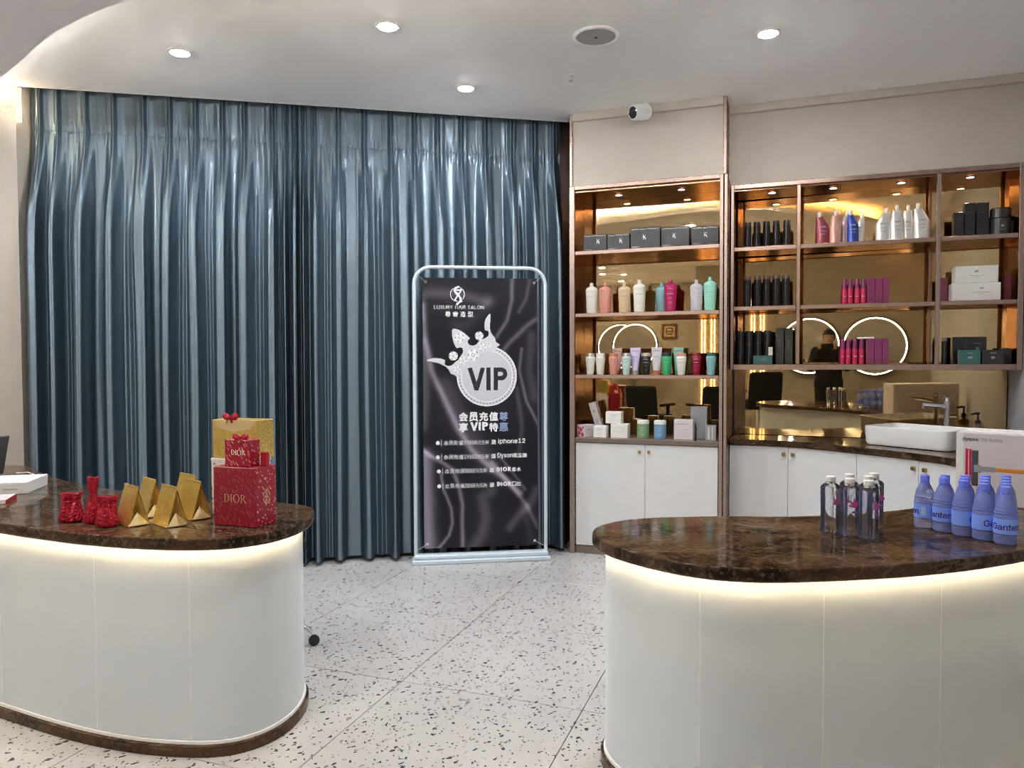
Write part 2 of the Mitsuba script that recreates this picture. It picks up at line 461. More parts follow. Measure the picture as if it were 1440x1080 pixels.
def centred(m, x=0.0, y=0.0, z=0.0):
    m = m.copy()
    m.apply_translation([x - (m.bounds[0][0] + m.bounds[1][0]) / 2, y, z])
    return m
GLYPHS = {
    '会': '141z15211N291b2I1u2Z202i292f262Y2O2J2p242x222r1t2k1v2W232V1v1W1v1V221D1s1A1s;1a251a242T252D2G202S1m2E|191W191f2r1f2r1W1x1W1Z141i132S172N1F2F1M2G1O2N1R2e1A2q0t2h0o2Z0y1e0u1I0r1F111N151X1F1j1V',
    '员': '2416271C2B1D2n0z2t0w2t0t2o0n2U0x|1I1v2k1v2k1B2Z1B2Z1m1T1m1S1A1I1A|1M2c2f2c2f271M27;1W2H1Y2F2U2F2U2U1W2U|170u180w1V111l191r1F1u1M1u1e241e241K221E1r121Z0t1E0n',
    '充': '1B0o160x1K111W1A1c1K1g1d1g1e1a1e1H1b1E1j1F1m1K1o1U1y1f2E172E172N202N202Q1w2Y1r2e1r2g1z2j222h2A2T2A2R242P242N2u2N2u2E1t2E1X1o1n1n2S1p2S1r2D242F272M292q1h2r1d2l1Z2i1Z2c1h2L1h2J1g2K112M102k102n162n1K2p1K2q1I2x1G2v102r0t2n0r2H0r2B0v2910281f1s1f1q1e1o1O1l1F1g161Y0y1E0o',
    '值': '1Z0s1Z101l111l2B272B292I282M1e2M1e2V2B2V2D2i2N2i2L2V2t2V2s2M2I2M2G2C2l2B2l112x102x0s;1u112c102c1B1u1B;1u1J2c1I2c1T1u1T;1u1b2c1a2c1l1u1l;1u1t2c1s2c231u23|121s1J2F1S2X1V2h1Y2i1e2g1c2X1R2B1R0o1I0o1I1v1G1v191k161l',
    '尊': '141F141N2J1O2I1V1H1V1H2F1l2F1l2M172M172U1b2U1Y2a1T2e1Y2i1c2i1e2g1l2X1l2U2F2U2K2b2M2h2Q2i2W2g2W2d2R2Y2Q2U2t2U2t2M2E2M2E2F2j2F2j1V2S1V2S1N2w1N2w1F2S1F2S0t2P0p220n1z0u1z0w2H0w2J0x2J1F1a1F1b1C1l161s0z1l0s1l0u1b131R191V1F;1Q1p2Z1o2a1t2A1v271x262026291u291q201l1v1b1q1W1q1S1w1a1x1h211k291R29;1R1i1R1b2a1c2Z1i;2E242G202a202a292F292E28;1t2G262F262M1t2M',
    '享': '151D151L1v1L1v1T271V2G1Z1H1a1H1i2e1i2i1e2i1c2Q1U261P251L2v1L2v1D251D240r200o1v0n1b0n1Y0u1u0v1v0x1v1B1u1D|162P162X1v2X1s2i1x2j222i262X2u2X2u2P|1M2G2e2G2e1q1M1q;1W1y2U1x2U291W29',
    '特': '1m1w1m252I252I2L1t2L1t2U2I2U2I2i2R2i2R2U2r2U2r2L2R2K2R252x252x1w2h1w2h1h2w1h2w1Y2h1Y2h0v2d0p2I0n2F0u2F0x2W0x2Y0y2Y1Y1o1Y1o1h2Y1h2Y1w|1v1O1w1R221U291N2I192A14271B|131r18291A2Y1I2X1H2I1P2I1P2i1Y2i1Y2I1k2I1k291Y291Y1g1l1k1l1b1Y1W1Y0n1P0n1P1T161N141V151Y1P1d1P291F291B1n',
    '惠': '2X1I2f1K2p172u0w2l0t2h132X1G|182S182a1u2a1u2i242i252a2s2a2s2S252S242L2j2K2j1k2T1j2m1Y2t1R2o1M2m1M2e1T1v1S1v1Q241M2F1E2F1C2A171x1H1o1L1s1Q1u1Q1u1S181R181a1u1b1u1k1G1k1G2K1u2K1u2S;24262a252a2E242E;251z241r2a1r2a1z;251k241a2Q1a2Q1c2I1f2M1i2M1k;1Q1s1u1r1u1z1Q1z;1Q261u251u2E1Q2E|1W1K1f1K1f101i0y2L0y2O122O1A2S1A2X182W0y2U0u2O0q1b0r1W0w|150w1E1C1G1K1O1I1P1H1O1D1F0u1C0s',
    '元': '150u150w1J131V1H1Y1O1c1j1c1p161p161y2v1y2v1p2M1p2K1n2K132L102O0z2l102n162n1L2p1M2w1J2x1G2v102t0v2p0r2J0q2C0u2B1n291p1n1p1i1N1Z151N0u1B0o|1H2P1H2Y2k2Y2k2P',
    '折': '1g0u1o181t1T1u2X2U2c2n2h2s2a2r2Y242P24212x212x1s2b1s2b0o2S0o2R1s241s221O1w121o0o|151T131c1N1h1N291529152I1N2I1N2i1W2i1W2I1n2I1n291W291W1k1n1p1o1g1W1a1W0v1U0r1L0o1A0o180x1L0x1N0y1N1W1J1X1A1T',
    '送': '110w1E1A1L1E1L1s141s14211U211U1B1f131t0z290y2y112v0q2c0p1x0p1l0r1a0w1Q141K13190o170o|1d1k1d1t2B1t2B2B1h2B1h2K1z2K1p2f1w2i1z2f282P222M222K2P2K2b2i2k2f2j2b2Z2K2r2K2r2B2L2B2L1t2v1t2v1k2L1j2q1E2q1C2m182j172H1Z2B1P211F1s191j161e1D1s1K231U2A1k|192a192d1G2h1W2P1Y2J1Q2F1G2U',
    '吸': '1V0t1f141l1F1r1W1v1t1x2R1j2R1j2a2f2a2Z292X262X202n212s1z2s1w2m1c2e1M2Y1D2d172m112x0x2x0v2u0t2s0o2q0o2a0x2R152H0w280q220o1w0v29122K1D2C1N221f211f1w1I1k0v1e0o;252B281o2H1W2O1M2S1L2d1e2h1r2g1s2K1s2O222T2R262R|182W1e2W1e1M1G1M1G1A181A;1G1W1W1V1W2N1G2N',
    '尘': '140s14111v111v1O1F1O1F1X1v1X1v1m251m251X2l1X2l1O251O25112w112w0s|2L2P2L2R2Q2U2V2T2q292q272u242v202n1v2f27|1v1s1v2h252h251s|141z15221C261L2F1V2U1e2S1d2O1V2D1C1u1A1u161z',
    '器': '121N1Q1Z1Y1g151h151q1j1q1r221q241E241E2c1s2c1s2521231z1x1v1t1v1q2S1q2R1t2F1y2J222J242724272c2m2c2m242M232a1w2c1u2a1q2v1q2v1h2P1g2R1d2f1V2y1P2s1H2m1J2m0p2d0p2b0s2H0s2G0o270o271R2T1S2F1c2B1h1m1h1b1W1V1T1V1R1s1R1s0p1j0p1h0s1P0s1N0o1E0o1E1J171G151L;2G112d102d1J2G1J;2G2D2d2C2d2U2G2U;1N2D1j2C1j2U1N2U;1j1I1N1J1N101j10',
    '香': '131d1U1r1c1x1j251526152F1v2F1v2S1I2Q1G2Y1y2b2b2h2g2b2f2Z252U252F2v2F2v262H262K212Z1q2x1f2r1X2e1d2e0o2U0o2T0s1Z0s1Y0o1O0o1O1c1L1c1G1Y191W;1Q1e1Q1d2c1e2b1g2X1h2J1r2624251g1v1g1u241i1r;1Y1K2U1J2U1V1Y1V;1Z1C1Y102U102U1C',
    '水': '1c0x1t0y1v0z1v2i252i252C2F1s2H1s2W282e2K2n2E2l2A2L1j2e1N2q1E2y1B2y192r112d1A2L1T261r250u220q1x0o1g0o|13171H1J1Q1V1Y1l1c1z1b211721172B1n2A1o261h1i1U1J1D111A111517',
    '口': '1E2U1F2V2m2V2m0r2c0r2b121P121O0r1E0r;1O1D2c1C2c2L1O2L',
    '红': '140w131515161B161k1E1m1E1n1C1n151h13170v|1o151p162I172I2M1q2M1q2W2u2W2t2M2S2M2S172w162w0w1o0w|151r132115211B281J2L1T2i1c2f1d2d1X2R1N2A1I251I221Y231g2H1i2H1p2B1c1s1M1Z1n1c1n1U1G1P161M141W1E1d1Q1t1L1u',
    '奢': '121N141P1B1Q1Y1Z1m1h151i151q1o1r1o221R221Q261E20171z13261K2C1U2I1a2O162P162X1k2X1p2i1z2h1v2X2v2X2v2P2P2O2Q2M2e2E2y282u222r202W282S212H1r2w1q2w1i251i1s1a2d1Z2d0o2U0o2T0s1g0s1f0o1W0o1W1P191G161H;1Y2B1o2A1o2L1x2L1x2A2H2A2I242O2B2U282W292L2G2C2P1n2P;1f112U102U1A1f1A;1g1R1f1H2U1H2U1R;1y221y1q221q251s2E21',
    '造': '140w1A131L1A1L1m141m141v1U1v1U1A1j111t0z2d0z2y112v0r2c0q1o0r1Z0x1S121L101B0p190p|1b1v1b232C232C2K1s2K1j261b2A1l2O1s2g212f1x2S2C2S2C2i2L2i2L2S2q2S2q2K2M2K2L2I2L232v232v1v|1l1A1l1k2l1k2l1A;1u1J2c1I2c1c1u1c|172X1A2b1F2d1X2L1X2I1Q2D1J2N',
    '型': '14111w121w1I1H1I1H1R1w1R1w1d1m1d1m241V241T1t1K1f1D1a1B1a161f161h1C1k1I1r1M221M241724172D1N2E1N2V1B2V1B2d272d272V1v2V1v2D292D29241v241v1f261f261R2i1R2j1I261I26112w112w0s140s;1l2U1W2V1W2D1m2D|2N1j2f1k2f2h2o2i2o1g2j1c2Q1b|2H2b2Q2b2Q1u2H1u',
}

DIG = '0123456789ABCDEFGHIJKLMNOPQRSTUVWXYZabcdefghijklmnopqrstuvwxyz'


def han(txt, size, weight=0.0, gap=1.0):
    """Chinese characters from the outlines below -> (shapely shape, advance); the em square is size tall, baseline at y = 0"""
    out, x = [], 0.0
    for ch in txt:
        gs = []
        for g in GLYPHS[ch].split('|'):
            rr = []
            for ring in g.split(';'):
                n = [DIG.index(ring[i]) * 62 + DIG.index(ring[i + 1]) - 60 for i in range(0, len(ring), 2)]
                rr.append(list(zip(n[0::2], n[1::2])))
            gs.append(Polygon(rr[0], rr[1:]).buffer(0))
        sh = unary_union(gs)
        if weight:
            sh = sh.buffer(weight).simplify(0.8)
        out.append(affinity.translate(sh, x, 0))
        x += 128 * gap
    k = size / 128.0
    return affinity.scale(unary_union(out), k, k, origin=(0, 0)), x * k


def serif(txt, h):
    """the thick-and-thin capitals D I O R as a shapely shape, h tall"""
    def ell(cx, cy, rx, ry):
        return affinity.scale(Point(cx, cy).buffer(1, 24), rx, ry)

    def stem(x):
        return unary_union([sbox(x, 0, x + .13, 1), sbox(x - .08, 0, x + .21, .04), sbox(x - .08, .96, x + .21, 1)])
    G = {}
    half = sbox(.2, -1, 3, 2)
    G['D'] = (unary_union([stem(.1), ell(.2, .5, .62, .5).difference(ell(.2, .5, .47, .455)).intersection(half)]), .92)
    G['I'] = (stem(.1), .40)
    G['O'] = (ell(.52, .5, .5, .52).difference(ell(.52, .5, .34, .475)), 1.10)
    bowl = ell(.2, .74, .44, .26).difference(ell(.2, .74, .30, .215)).intersection(half)
    G['R'] = (unary_union([stem(.1), bowl, Polygon([(.30, .50), (.46, .50), (.86, 0), (.70, 0)])]), .90)
    out, x = [], 0
    for ch in txt:
        out.append(affinity.translate(G[ch][0], x, 0))
        x += G[ch][1]
    return affinity.scale(unary_union(out), h, h, origin=(0, 0)), x * h


# ================================================================== THE SETTING
CEIL = 3.11
C0, C1 = np.array([-3.037, 4.736]), np.array([0.366, 5.454])        # where the curtain meets the ceiling
CD = (C1 - C0) / np.linalg.norm(C1 - C0)
CN = np.array([CD[1], -CD[0]])                                       # towards the room


def wall(name, a, b, z0, z1, mat_, thick=0.10, side=1, label=None):
    """upright wall between two plan points, its thickness on the left of a -> b when side is 1"""
    a, b = np.asarray(a, float)[:2], np.asarray(b, float)[:2]
    d = (b - a) / np.linalg.norm(b - a)
    n = np.array([-d[1], d[0]]) * side * thick
    m = flat(Polygon([a, b, b + n, a + n]), z1 - z0, z0)
    k = add(name, m, mat_)
    return tag(k, label, kind='structure')


# floor: a slab and its terrazzo tiles, laid along the display wall
floor = tag(add('floor', flat(Polygon([(-6, -6.5), (7, -6.5), (7, 7.5), (-6, 7.5)]), 0.06, -0.075), 'floor_joint'), 'pale terrazzo tiled floor of the salon', kind='structure')
TS = 0.80
tile = shape(cbox(0.0018, TS - 0.0018, 0.0018, TS - 0.0018, -0.015, 0.0, 0.0012), 'floor_terrazzo')
# one joint crossing lies at this point; lines run along EU and EV
g0 = np.array([-0.4796, 3.1765])
CO, SI = math.cos(ANG), math.sin(ANG)
room_outline = Polygon([(-5.2, -6.0), (6.0, -6.0), (6.0, 6.5), (-5.2, 6.5)])
for i in range(-14, 15):
    for j in range(-14, 10):
        cx, cy = g0 + np.array([CO, SI]) * (i + .5) * TS + np.array([-SI, CO]) * (j + .5) * TS
        r = np.array([cx, cy, 0]) - J
        uu, vv = r @ EU, r @ EV
        if -5.3 < cx and uu < 3.2 and -6.9 < vv and (cx, cy)[1] < 5.9 + 0.2 * cx and vv < 1.0:
            o = g0 + np.array([CO, SI]) * i * TS + np.array([-SI, CO]) * j * TS
            key = numbered('floor__tile')
            scene[key] = {**tile, 'to_world': T().translate([float(o[0]), float(o[1]), 0]).rotate([0, 0, 1], -20)}

# walls
CB0, CB1 = C0 - CN * 0.30 - CD * 0.25, C1 - CN * 0.30 + CD * 0.62
wall('wall_back', CB0, CB1, 0, 3.4, 'wall_plaster')
wall('wall_left', (-5.6, 4.70), (-3.10, 4.725), 0, 3.4, 'wall_plaster', 0.35)
wall('wall_side', (-5.6, -6.4), (-5.6, 4.8), 0, 3.4, 'wall_plaster')
wall('wall_right', W(2.80, 0.72), W(2.80, -6.9), 0, 3.4, 'grey_paint')
wall('wall_rear', W(2.9, -6.85), W(0.05, -6.85), 0, 3.4, 'wall_plaster')
wall('wall_return', W(0.05, -6.85), W(0.05, -9.5), 0, 3.4, 'wall_plaster')
wall('wall_far', W(0.05, -9.5), W(-3.6, -9.5), 0, 3.4, 'wall_plaster')
wall('wall_far_side', W(-3.6, -9.6), W(-6.1, -4.2), 0, 3.4, 'wall_plaster')
# fronts above the two display units
tag(add('wall_front', cbox(0.008, 1.038, 0.004, 0.34, 2.605, 3.2, 0.001), 'wall_plaster', xf=S()), kind='structure')
tag(add('wall_alcove', cbox(1.045, 2.80, 0.234, 0.62, 2.575, 3.2, 0.001), 'wall_plaster', xf=S()), kind='structure')
tag(add('wall_behind_cabinets', cbox(-0.02, 2.82, 0.66, 0.72, 0, 3.2, 0.001), 'taupe_board', xf=S()), kind='structure')

# main ceiling (it ends at the curtain, which hangs in a slot)
sl0, sl1 = C0 - CD * 0.4, C1 + CD * 0.05
far = lambda u, v: tuple(W(u, v)[:2])
ceil_poly = Polygon([tuple(sl0), tuple(sl1), far(-0.06, 0.3), far(3.0, 0.8), far(3.0, -7.0), far(0.0, -7.0), far(0.0, -9.7), far(-3.9, -9.7), (-5.8, -2.0), (-5.8, 4.6)])
# the lowered part that floats under it, with the light tape on its back
edge = spline([(-4.6, 5.2), (-3.45, 4.78), (-2.90, 4.22), (-2.43, 3.80), (-2.21, 3.60), (-1.905, 3.385), (-1.56, 3.20), (-0.95, 3.10), (-0.2, 3.06), (0.386, 2.95), tuple(W(1.2, -2.84)[:2]), tuple(W(1.9, -3.8)[:2]), tuple(W(2.1, -5.0)[:2]), tuple(W(1.95, -6.84)[:2])], 160)
edge = edge[(edge[:, 1] < 4.70)]
sof = Polygon(list(map(tuple, edge)) + [far(0.08, -6.84), far(0.04, -9.45), far(-3.5, -9.45), (-5.55, -2.0), (-5.55, 4.6)]).buffer(0)
ck = tag(add('ceiling', flat(ceil_poly, 0.10, CEIL), 'ceiling_paint'), kind='structure')
add('soffit', flat(sof, 0.05, 2.92), 'soffit_paint', ck)
slot = Polygon([tuple(sl0), tuple(sl1), tuple(sl1 - CN * 0.4), tuple(sl0 - CN * 0.4)])
add('curtain_slot', flat(slot, 0.06, 3.36), 'ceiling_paint', ck)
add('slot_edge', flat(Polygon([tuple(sl0), tuple(sl1), tuple(sl1 - CN * 0.02), tuple(sl0 - CN * 0.02)]), 0.30, CEIL - 0.001), 'ceiling_paint', ck)
nn = normals2(edge, False)
inner = edge - nn * 0.14 * np.sign((nn[60] @ np.array([1.0, 1.0])))
inner2 = edge - nn * 0.165 * np.sign((nn[60] @ np.array([1.0, 1.0])))


def ribbon(a, b, z, up=True):
    """flat ribbon between two lines; it emits up or down"""
    n = len(a)
    V = np.vstack([np.column_stack([a, np.full(n, z)]), np.column_stack([b, np.full(n, z)])])
    f = []
    for i in range(n - 1):
        f += [[i, i + 1, n + i + 1], [i, n + i + 1, n + i]]
    m = trimesh.Trimesh(V, np.array(f), process=False)
    if (m.face_normals[:, 2].mean() > 0) != up:
        m.invert()
    return m


cut_ = int(np.argmax(edge[:, 0] > 0.35))
scene[numbered(ck + '__cove_light_tape')] = lamp(ribbon(inner[:cut_ + 1], inner2[:cut_ + 1], 2.985), COVE)
scene[numbered(ck + '__cove_light_tape')] = lamp(ribbon(inner[cut_:], inner2[cut_:], 2.985), COVE_REAR)
# fine cornice over the display wall
for nm, x0, x1, y in (('trim_1', 0.008, 1.038, 0.0), ('trim_2', 1.05, 2.795, 0.230)):
    tag(add(nm, cbox(x0, x1, y - 0.022, y + 0.006, CEIL - 0.055, CEIL + 0.002, 0.006), 'wall_plaster', xf=S()), kind='structure')
# copper edge strips of the wall front
for nm, x0, x1 in (('trim_3', -0.012, 0.009), ('trim_4', 1.037, 1.058)):
    tag(add(nm, cbox(x0, x1, -0.008, 0.235, 2.606, CEIL - 0.001, 0.002), 'rose_metal', xf=S()), kind='structure')

# door behind the right end of the curtain
dx0, dx1 = 3.30, 4.02
dk = tag(add('door_1', moved(cbox(dx0, dx1, -0.05, 0.0, 0.0, 3.3, 0.004), (0, 0, 0)), 'door_wood', xf=T().translate([float(C0[0] - CN[0] * 0.24), float(C0[1] - CN[1] * 0.24), 0]).rotate([0, 0, 1], math.degrees(math.atan2(CD[1], CD[0])))), 'dark brown door half hidden behind the blue curtain', kind='structure')
DXF = T().translate([float(C0[0]), float(C0[1]), 0]).rotate([0, 0, 1], math.degrees(math.atan2(CD[1], CD[0])))
kn = moved(lathe([(0, 0), (.034, 0), (.036, .006), (.030, .014), (.014, .020), (.013, .045), (.026, .055), (.034, .072), (.030, .092), (.014, .104), (0, .106)], 20), rx=90)
add('door_knob', moved(kn, (3.485, 0.19, 1.315)), 'chrome', dk, 40, xf=DXF)
add('door_lock', moved(cat(cbox(-.016, .016, -.012, 0, -.06, .06, .005), moved(lathe([(0, 0), (.011, 0), (.011, .012), (0, .014)], 14), (0, -.012, .02), rx=90), moved(lathe([(0, 0), (.007, 0), (.007, .03), (0, .031)], 12), (0, -.012, -.03), rx=90)), (3.478, 0.18, 0.74)), 'dark_grey', dk, xf=DXF)

# ------------------------------------------------------------------ ceiling fittings
def downlight_proto(r=0.052):
    lens = trimesh.creation.cylinder(r * 0.93, 0.004, sections=32)
    lens.apply_translation([0, 0, -0.006])
    # emit downwards only: a single disc
    a = np.arange(32) * 2 * np.pi / 32
    disc = rings([np.column_stack([r * .93 * math.cos(t) * np.cos(a), r * .93 * math.cos(t) * np.sin(a), np.full(32, -0.006 - .016 * math.sin(t))]) for t in (1.5, 1.1, .75, .4, .12, 0)], True, False)
    if disc.face_normals[:, 2].mean() > 0:
        disc.invert()
    rim = rings([np.column_stack([q * np.cos(a), q * np.sin(a), np.full(32, z)]) for q, z in ((r * 1.28, 0.0), (r * 1.26, -0.004), (r * 1.12, -0.009), (r * .95, -0.008), (r * .93, 0.0))], False, False)
    return {'lens': lamp(disc, DOWN), 'rim': shape(rim, 'lamp_rim', True)}


DL = downlight_proto()
vis = [(-0.636, 3.91, 'round white downlight at the very top, between the leftmost light and the speaker'),
       (-1.849, 4.228, 'leftmost round white downlight, above the left part of the curtain'),
       (-0.286, 4.787, 'small bright downlight close to the top of the curtain, above the banner'),
       (1.362, 4.009, 'rightmost white downlight, above the right display shelves')]
for x, y, lb in vis:
    place('downlight', DL, P(x, y, CEIL), lb, 'ceiling light')
for x, y in ((0.75, 3.15),):
    place('downlight', DL, P(x, y, CEIL), 'white downlight in the main ceiling, out of direct view, seen only in mirrors', 'ceiling light', 'ceiling lights behind the camera')
pts = [(-3.45, 3.75), (-2.75, 3.0), (-0.20, 2.40), (-1.4, 1.5)] + [tuple(W(u, v)[:2]) for u, v in ((-1.42, -6.4), (-1.62, -7.3), (-1.28, -7.5), (-1.55, -8.6))]
for x, y in pts:
    place('downlight', DL, P(x, y, 2.92), 'white downlight in the lowered ceiling, seen as a spot in the bronze mirrors', 'ceiling light', 'ceiling lights of the lowered ceiling')

sp = thing('ceiling_speaker', 'round grey ceiling speaker grille between the top two lights', 'speaker')
XF = P(0.454, 4.037, CEIL)
add('grille', lathe([(0.0, -0.010), (.018, -0.0105), (.019, -.0095), (.100, -.008), (.104, -.006), (.104, 0), (0, 0)], 48), 'grille_grey', sp, 30, XF)
add('rim', lathe([(.104, 0), (.104, -.009), (.110, -.012), (.120, -.008), (.124, 0)][::-1], 48), 'lamp_rim', sp, 40, XF)
add('badge', lathe([(0, -.0125), (.010, -.0125), (.010, -.009), (0, -.009)], 16), 'dark_grey', sp, False, XF)
sk = thing('sprinkler', 'tiny ceiling sprinkler head near the curtain corner', 'sprinkler')
XF = P(0.365, 4.592, CEIL)
add('rosette', lathe([(0, -.006), (.022, -.005), (.026, 0), (0, 0)], 20), 'lamp_rim', sk, 40, XF)
add('head', cat(lathe([(0, -.03), (.004, -.03), (.005, -.006), (0, -.006)], 10), lathe([(0, -.036), (.016, -.035), (.016, -.033), (0, -.032)], 16)), 'silver', sk, False, XF)

cam = thing('security_camera', 'white bullet security camera with black lens at the top of the wall front', 'camera')
XF = S(0.505, -0.085, 3.045, rot=-38, tilt=([1, 0, 0], 12)) @ T().scale(1.22)
add('housing', moved(lathe([(0, -.055), (.030, -.055), (.040, -.048), (.043, -.03), (.043, .045), (.036, .058), (0, .062)], 28), rx=90), 'lamp_rim', cam, 40, XF)
add('lens', moved(lathe([(0, 0), (.034, 0), (.034, .004), (.018, .008), (0, .010)], 24), (0, -.054, 0), rx=90), 'black_gloss', cam, 30, XF)
add('bracket', cat(moved(tube([(0, .03, .02), (0, .05, .04), (0, .06, .066)], .010, 10)), moved(lathe([(0, 0), (.03, 0), (.03, .008), (0, .008)], 20), (0, .06, .058))), 'lamp_rim', cam, 40, XF)

# ================================================================== CURTAINS
def smooth01(a, b, x):
    t = np.clip((x - a) / (b - a), 0, 1)
    return t * t * (3 - 2 * t)


def curtain(pleats, s0, s1, seed, label, z_low=0.03, deep=1.0):
    rg = np.random.default_rng(seed)
    pl = np.array(pleats)
    k = np.arange(len(pl))
    s = np.linspace(s0, s1, int((s1 - s0) / 0.0032))
    phi = np.interp(s, pl, k)
    phi = np.where(s < pl[0], (s - pl[0]) / 0.16, phi)
    phi = np.where(s > pl[-1], k[-1] + (s - pl[-1]) / 0.16, phi)
    zs = np.concatenate([np.linspace(CEIL + .12, 2.90, 8), [2.884, 2.878, 2.873, 2.868, 2.86], np.linspace(2.83, 2.2, 16), np.linspace(2.12, z_low, 42)])
    amp_k = rg.uniform(0.70, 1.10, len(pl) + 4)
    lean_k = rg.uniform(-0.16, 0.20, len(pl) + 4)
    sec_k = rg.uniform(-0.5, 0.9, len(pl) + 4)
    shp_k = rg.uniform(0.7, 1.5, len(pl) + 4)
    bias_k = rg.uniform(-0.55, 0.15, len(pl) + 4)
    V, UVs = [], []
    for z in zs:
        low = 1 - smooth01(2.25, 2.88, z)
        dn = np.clip((2.9 - z) / 2.9, 0, 1)
        lean = np.interp(phi, k - .0, lean_k[:len(k)]) * dn * 0.38
        ph = phi + lean + 0.07 * (meshkit.noise(np.stack([phi * 1.3, np.full_like(phi, z * 0.8 + seed), phi * 0], -1)) - .5) * low
        f = ph - np.round(ph)
        am = np.interp(ph, k, amp_k[:len(k)])
        sc = np.interp(ph, k + .5, sec_k[:len(k)])
        sh = np.interp(ph, k, shp_k[:len(k)])
        topw = np.exp(-(f / 0.085) ** 2) * 0.045 + 0.010 * np.exp(-((np.abs(f) - 0.20) / 0.10) ** 2)
        kk = 1.6 + 1.3 * (sh - 0.7)
        bias = np.interp(ph, k, bias_k[:len(k)])
        fold = 0.5 + 0.5 * np.tanh(kk * (np.cos(2 * np.pi * f) + bias)) / np.tanh(kk * (1 + abs(bias)))
        second = (0.5 + 0.5 * np.cos(2 * np.pi * (np.abs(f) - 0.5) * 2.0)) * np.clip(sc, 0, 1) * 0.26
        loww = (0.165 + 0.010 * dn) * deep * am * (fold + second * smooth01(.18, .5, np.abs(f)))
        loww += 0.008 * (meshkit.noise(np.stack([phi * 2.3 + 5, np.full_like(phi, z * 0.6), phi * 0 + seed], -1)) - .5) * 2
        d = topw * (1 - low) + loww * low
        # gathers by the heading seam
        g = np.exp(-((z - 2.873) / 0.05) ** 2)
        d += 0.009 * g * (meshkit.noise(np.stack([s * 85, np.full_like(s, z * 6), s * 0 + seed], -1)) - .5) * 2
        d -= 0.0035 * np.exp(-((z - 2.873) / 0.007) ** 2)
        d0 = -0.130 + 0.070 * smooth01(0.0, 0.3, dn) + 0.055 * dn
        ss = s + 0.05 * low * np.sin(2 * np.pi * ph) * 0.22 * (s1 - s0) / len(pl)
        off = d0 + d
        xy = C0 + np.outer(ss, CD) + off[:, None] * CN
        hem = 0.012 * (meshkit.noise(np.stack([s * 3, s * 0 + seed, s * 0], -1)) - .5) if z == zs[-1] else 0
        V.append(np.column_stack([xy, np.full(len(s), z) + hem]))
        UVs.append(np.column_stack([np.full(len(s), z), s]))
    n = len(s)

    def part(i0, i1):
        v = np.vstack(V[i0:i1 + 1])
        uv = np.vstack(UVs[i0:i1 + 1])
        a, b = np.meshgrid(np.arange(i1 - i0), np.arange(n - 1), indexing='ij')
        q = (a * n + b).ravel()
        f = np.vstack([np.stack([q, q + n, q + n + 1], 1), np.stack([q, q + n + 1, q + 1], 1)])
        return trimesh.Trimesh(v, f, process=False), uv
    key = thing('curtain', label, 'curtain', None)
    m, uv = part(0, 10)
    add('heading', m, 'curtain_satin', key, True, uv=uv)
    m, uv = part(10, len(zs) - 1)
    add('fabric', m, 'curtain_satin', key, True, uv=uv)
    return key


curtain([.038, .139, .303, .469, .65, .812, .973, 1.144, 1.282, 1.467, 1.549, 1.605], -0.022, 1.622, 3, 'left steel blue satin curtain with pinch pleats, behind the gift boxes')
curtain([1.62, 1.665, 1.738, 1.902, 2.077, 2.26, 2.426, 2.589, 2.759, 2.931, 3.121, 3.278, 3.44], 1.628, 3.50, 11, 'right steel blue satin curtain hanging to the floor behind the banner', deep=0.86)
# warm light tape in the slot beside the curtain
lt = thing('slot_light', 'short warm upright light strip in the slot at the left edge of the curtain', 'light strip')
scene[lt] = lamp(moved(cbox(-0.005, 0.005, -0.006, 0.006, 2.88, 3.09, 0.002), (-3.066, 4.716, 0)), (9.0, 6.8, 4.2))

# ================================================================== RECEPTION DESKS
DZ = 0.775                       # desk top


